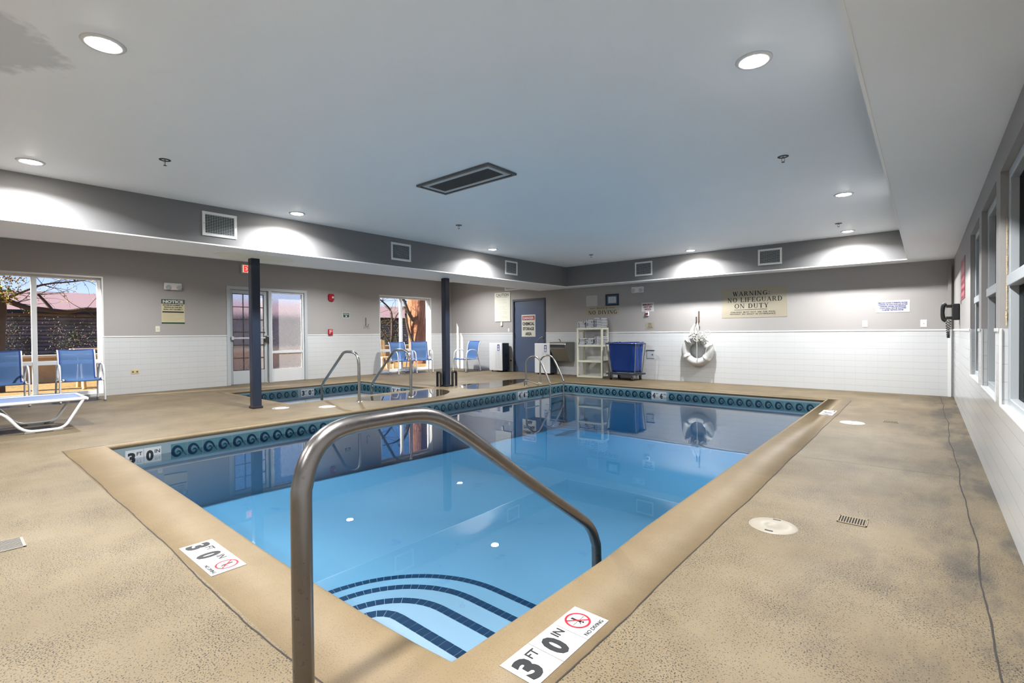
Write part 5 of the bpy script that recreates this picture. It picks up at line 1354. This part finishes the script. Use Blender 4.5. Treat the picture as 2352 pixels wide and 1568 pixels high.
# tree by the first window: thick low limb reaching across the glass
rnd = random.Random(12); root = empty('garden_tree', (-14.6, .75, 0), label='tree with a thick low limb and yellow green leaves outside the left window', cat='tree')
mb = MB(); mb.tube(smooth_pts([(-14.6, .78, -.05), (-14.6, .80, .6), (-14.58, .84, 1.3), (-14.55, .86, 1.9), (-14.6, .6, 3.0), (-14.7, .4, 4.4)], 5), [.17 - .004 * k for k in range(26)], 12); mb.build('trunk', bark, root)
mb = MB()
mb.tube(smooth_pts([(-14.55, .86, 1.95), (-14.5, 1.1, 1.80), (-14.5, 1.32, 1.715), (-14.5, 1.55, 1.69), (-14.5, 1.72, 1.665), (-14.5, 1.95, 1.66), (-14.45, 2.2, 1.715), (-14.4, 2.6, 1.73), (-14.3, 3.3, 1.9)], 5), [.055 - .0004 * k for k in range(41)], 10)
mb.tube(smooth_pts([(-14.5, 1.67, 1.68), (-14.5, 1.60, 1.80), (-14.5, 1.52, 1.92), (-14.5, 1.45, 2.02)], 4), [.035 - .001 * k for k in range(13)], 8)
mb.tube(smooth_pts([(-14.55, .9, 1.85), (-14.4, 1.15, 2.0), (-14.2, 1.5, 2.2), (-14.1, 2.0, 2.3), (-14.0, 2.6, 2.45)], 4), [.026 - .001 * k for k in range(17)], 8)
mb.tube(smooth_pts([(-14.6, .7, 2.4), (-14.3, 1.2, 2.55), (-14.2, 1.8, 2.62), (-14.0, 2.6, 2.5)], 4), [.022 - .001 * k for k in range(13)], 8)
ends = []
for st, n in (((-14.4, 1.15, 2.0), 6), ((-14.2, 1.5, 2.2), 7), ((-14.1, 2.0, 2.3), 8), ((-14.0, 2.5, 2.4), 6), ((-14.3, 1.2, 2.55), 7), ((-14.2, 1.8, 2.62), 8), ((-14.5, 1.45, 2.0), 3), ((-14.45, 2.2, 1.70), 5), ((-14.5, 1.1, 1.8), 5)):
    ends += twigs(mb, rnd, st, n, 1, (0, .5, 0), .007, .8)
mb.build('branches', bark, root)
mb = MB()
for e in ends:
    if rnd.random() < .55: leaves(mb, e, .04, 3, rnd, .03)
leaves(mb, (-14.3, .95, 2.45), .14, 260, rnd, .045, 1.6); leaves(mb, (-14.3, 1.3, 2.6), .12, 90, rnd, .04); leaves(mb, (-14.3, .98, 2.0), .09, 120, rnd, .05)
leaves(mb, (-14.2, 1.55, 2.5), .06, 40, rnd, .035)
mb.build('foliage', LF, root)
# big trunk outside the far window
rnd = random.Random(5); root = empty('garden_tree', (-15.1, 12.1, 0), label='thick reddish brown tree trunk outside the far window', cat='tree')
def redbark():
    m, n, l, p = nodes('red_bark'); g = n.new('ShaderNodeNewGeometry'); mp = n.new('ShaderNodeMapping'); mp.inputs['Scale'].default_value = (9, 9, 1.1); l.new(g.outputs['Position'], mp.inputs[0])
    t = noise(n, l, mp.outputs[0], 2.2, 5, .7); l.new(ramp(n, l, t, [(.32, S((70, 40, 28))), (.5, S((140, 92, 64))), (.68, S((186, 132, 96)))]), p.inputs['Base Color'])
    b = n.new('ShaderNodeBump'); b.inputs['Distance'].default_value = .05; l.new(t, b.inputs['Height']); l.new(b.outputs['Normal'], p.inputs['Normal']); p.inputs['Roughness'].default_value = .95; return m
mb = MB(); P = smooth_pts([(-15.1, 12.18, -.1), (-15.1, 12.16, .5), (-15.1, 12.14, 1.2), (-15.1, 12.12, 2.0), (-15.1, 12.14, 3.0), (-15.1, 12.1, 4.5)], 5)
mb.tube(P, [.34 if k > 3 else .42 - .02 * k for k in range(len(P))], 22); mb.build('trunk', redbark(), root)
mb = MB()
for Q, r in (([(-15.0, 11.95, 1.55), (-14.9, 11.7, 1.75), (-14.85, 11.5, 2.0), (-14.8, 11.3, 2.35), (-14.8, 11.0, 2.7)], .075), ([(-14.95, 12.0, .1), (-14.9, 11.85, .6), (-14.9, 11.62, 1.1), (-14.9, 11.5, 1.5), (-14.9, 11.42, 2.2)], .07),
             ([(-15.2, 11.0, .0), (-15.2, 11.02, .8), (-15.2, 11.04, 1.6), (-15.1, 10.9, 2.0), (-15.0, 10.4, 2.35)], .05), ([(-15.2, 11.03, 1.3), (-15.2, 11.25, 1.8), (-15.1, 11.5, 2.1)], .03), ([(-15.2, 11.0, .7), (-15.2, 10.7, 1.1), (-15.1, 10.4, 1.45)], .03), ([(-15.2, 11.04, 1.0), (-15.1, 11.3, 1.4), (-15.1, 11.35, 1.7)], .025), ([(-14.8, 11.4, 2.3), (-14.8, 10.9, 2.5), (-14.8, 10.3, 2.55)], .035)):
    PP = smooth_pts(Q, 4); mb.tube(PP, [r * (1 - .5 * k / len(PP)) for k in range(len(PP))], 9)
ends = []
for st, n in (((-15.1, 10.9, 2.0), 7), ((-15.0, 10.5, 2.3), 7), ((-14.85, 11.4, 2.1), 5), ((-15.2, 10.7, 1.1), 5), ((-15.1, 11.3, 1.4), 4), ((-14.8, 10.9, 2.5), 6)): ends += twigs(mb, rnd, st, n, 1, (0, -.2, .1), .008, .8)
mb.build('branches', bark, root)
mb = MB()
for e in ends:
    if rnd.random() < .6: leaves(mb, e, .05, 3, rnd, .028)
mb.build('foliage', LF, root)
# tangled undergrowth before the low building
rnd = random.Random(9); mb = MB()
for k in range(190):
    y = rnd.uniform(-1, 24); x = -23.7 + rnd.uniform(-.5, .5); h = rnd.uniform(.3, 1.3)
    if rnd.random() < .35: continue
    leaves(mb, (x, y, h), .26, 95, rnd, .052)
o = mb.build('undergrowth', [mat('bush_green', (66, 76, 42), .8), mat('bush_brown', (96, 66, 44), .8), mat('bush_dark', (44, 42, 32), .8)])
tag(o, 'brown and green tangled undergrowth beyond the garden wall', 'undergrowth', kind='stuff')
# picnic table outside the first window
root = empty('picnic_table', (-14.3, 2.55, 0), label='pale wooden picnic table outside the left window', cat='table'); wood = mat('pale_wood', (206, 172, 122), .7, var=.15, vscale=14)
mb = MB()
for k in range(4): mb.box(-14.62 + .17 * k, -14.47 + .17 * k, 1.95, 3.3, .80, .835)
mb.build('tabletop', wood, root)
for y in (2.1, 3.15):
    for s in (-1, 1): mb = MB(); mb.tube([(-14.3 + s * .05, y, .80), (-14.3 + s * .34, y, -.04)], .04, 8); mb.build('leg', wood, root)
root = empty('garden_chair', (-13.6, 9.62, 0), label='slatted pale wooden garden chair outside the far window', cat='chair')
mb = MB()
for k in range(5): x = -13.8; y = 9.35 + .09 * k; mb.add([(x, y, .35), (x, y + .06, .35), (x - .12, y + .10, .90 + .02 * (2 - abs(k - 2))), (x - .12, y + .04, .90 + .02 * (2 - abs(k - 2))), (x - .02, y, .35), (x - .02, y + .06, .35), (x - .14, y + .10, .90), (x - .14, y + .04, .90)], [(0, 1, 2, 3), (7, 6, 5, 4), (0, 3, 7, 4), (1, 5, 6, 2), (3, 2, 6, 7)])
mb.build('backrest', wood, root); mb = MB(); mb.box(-13.8, -13.35, 9.32, 9.82, .32, .36); mb.build('seat', wood, root)
for x in (-13.76, -13.4):
    for y in (9.35, 9.79): mb = MB(); mb.box(x - .03, x + .03, y - .03, y + .03, -.04, .32); mb.build('leg', wood, root)
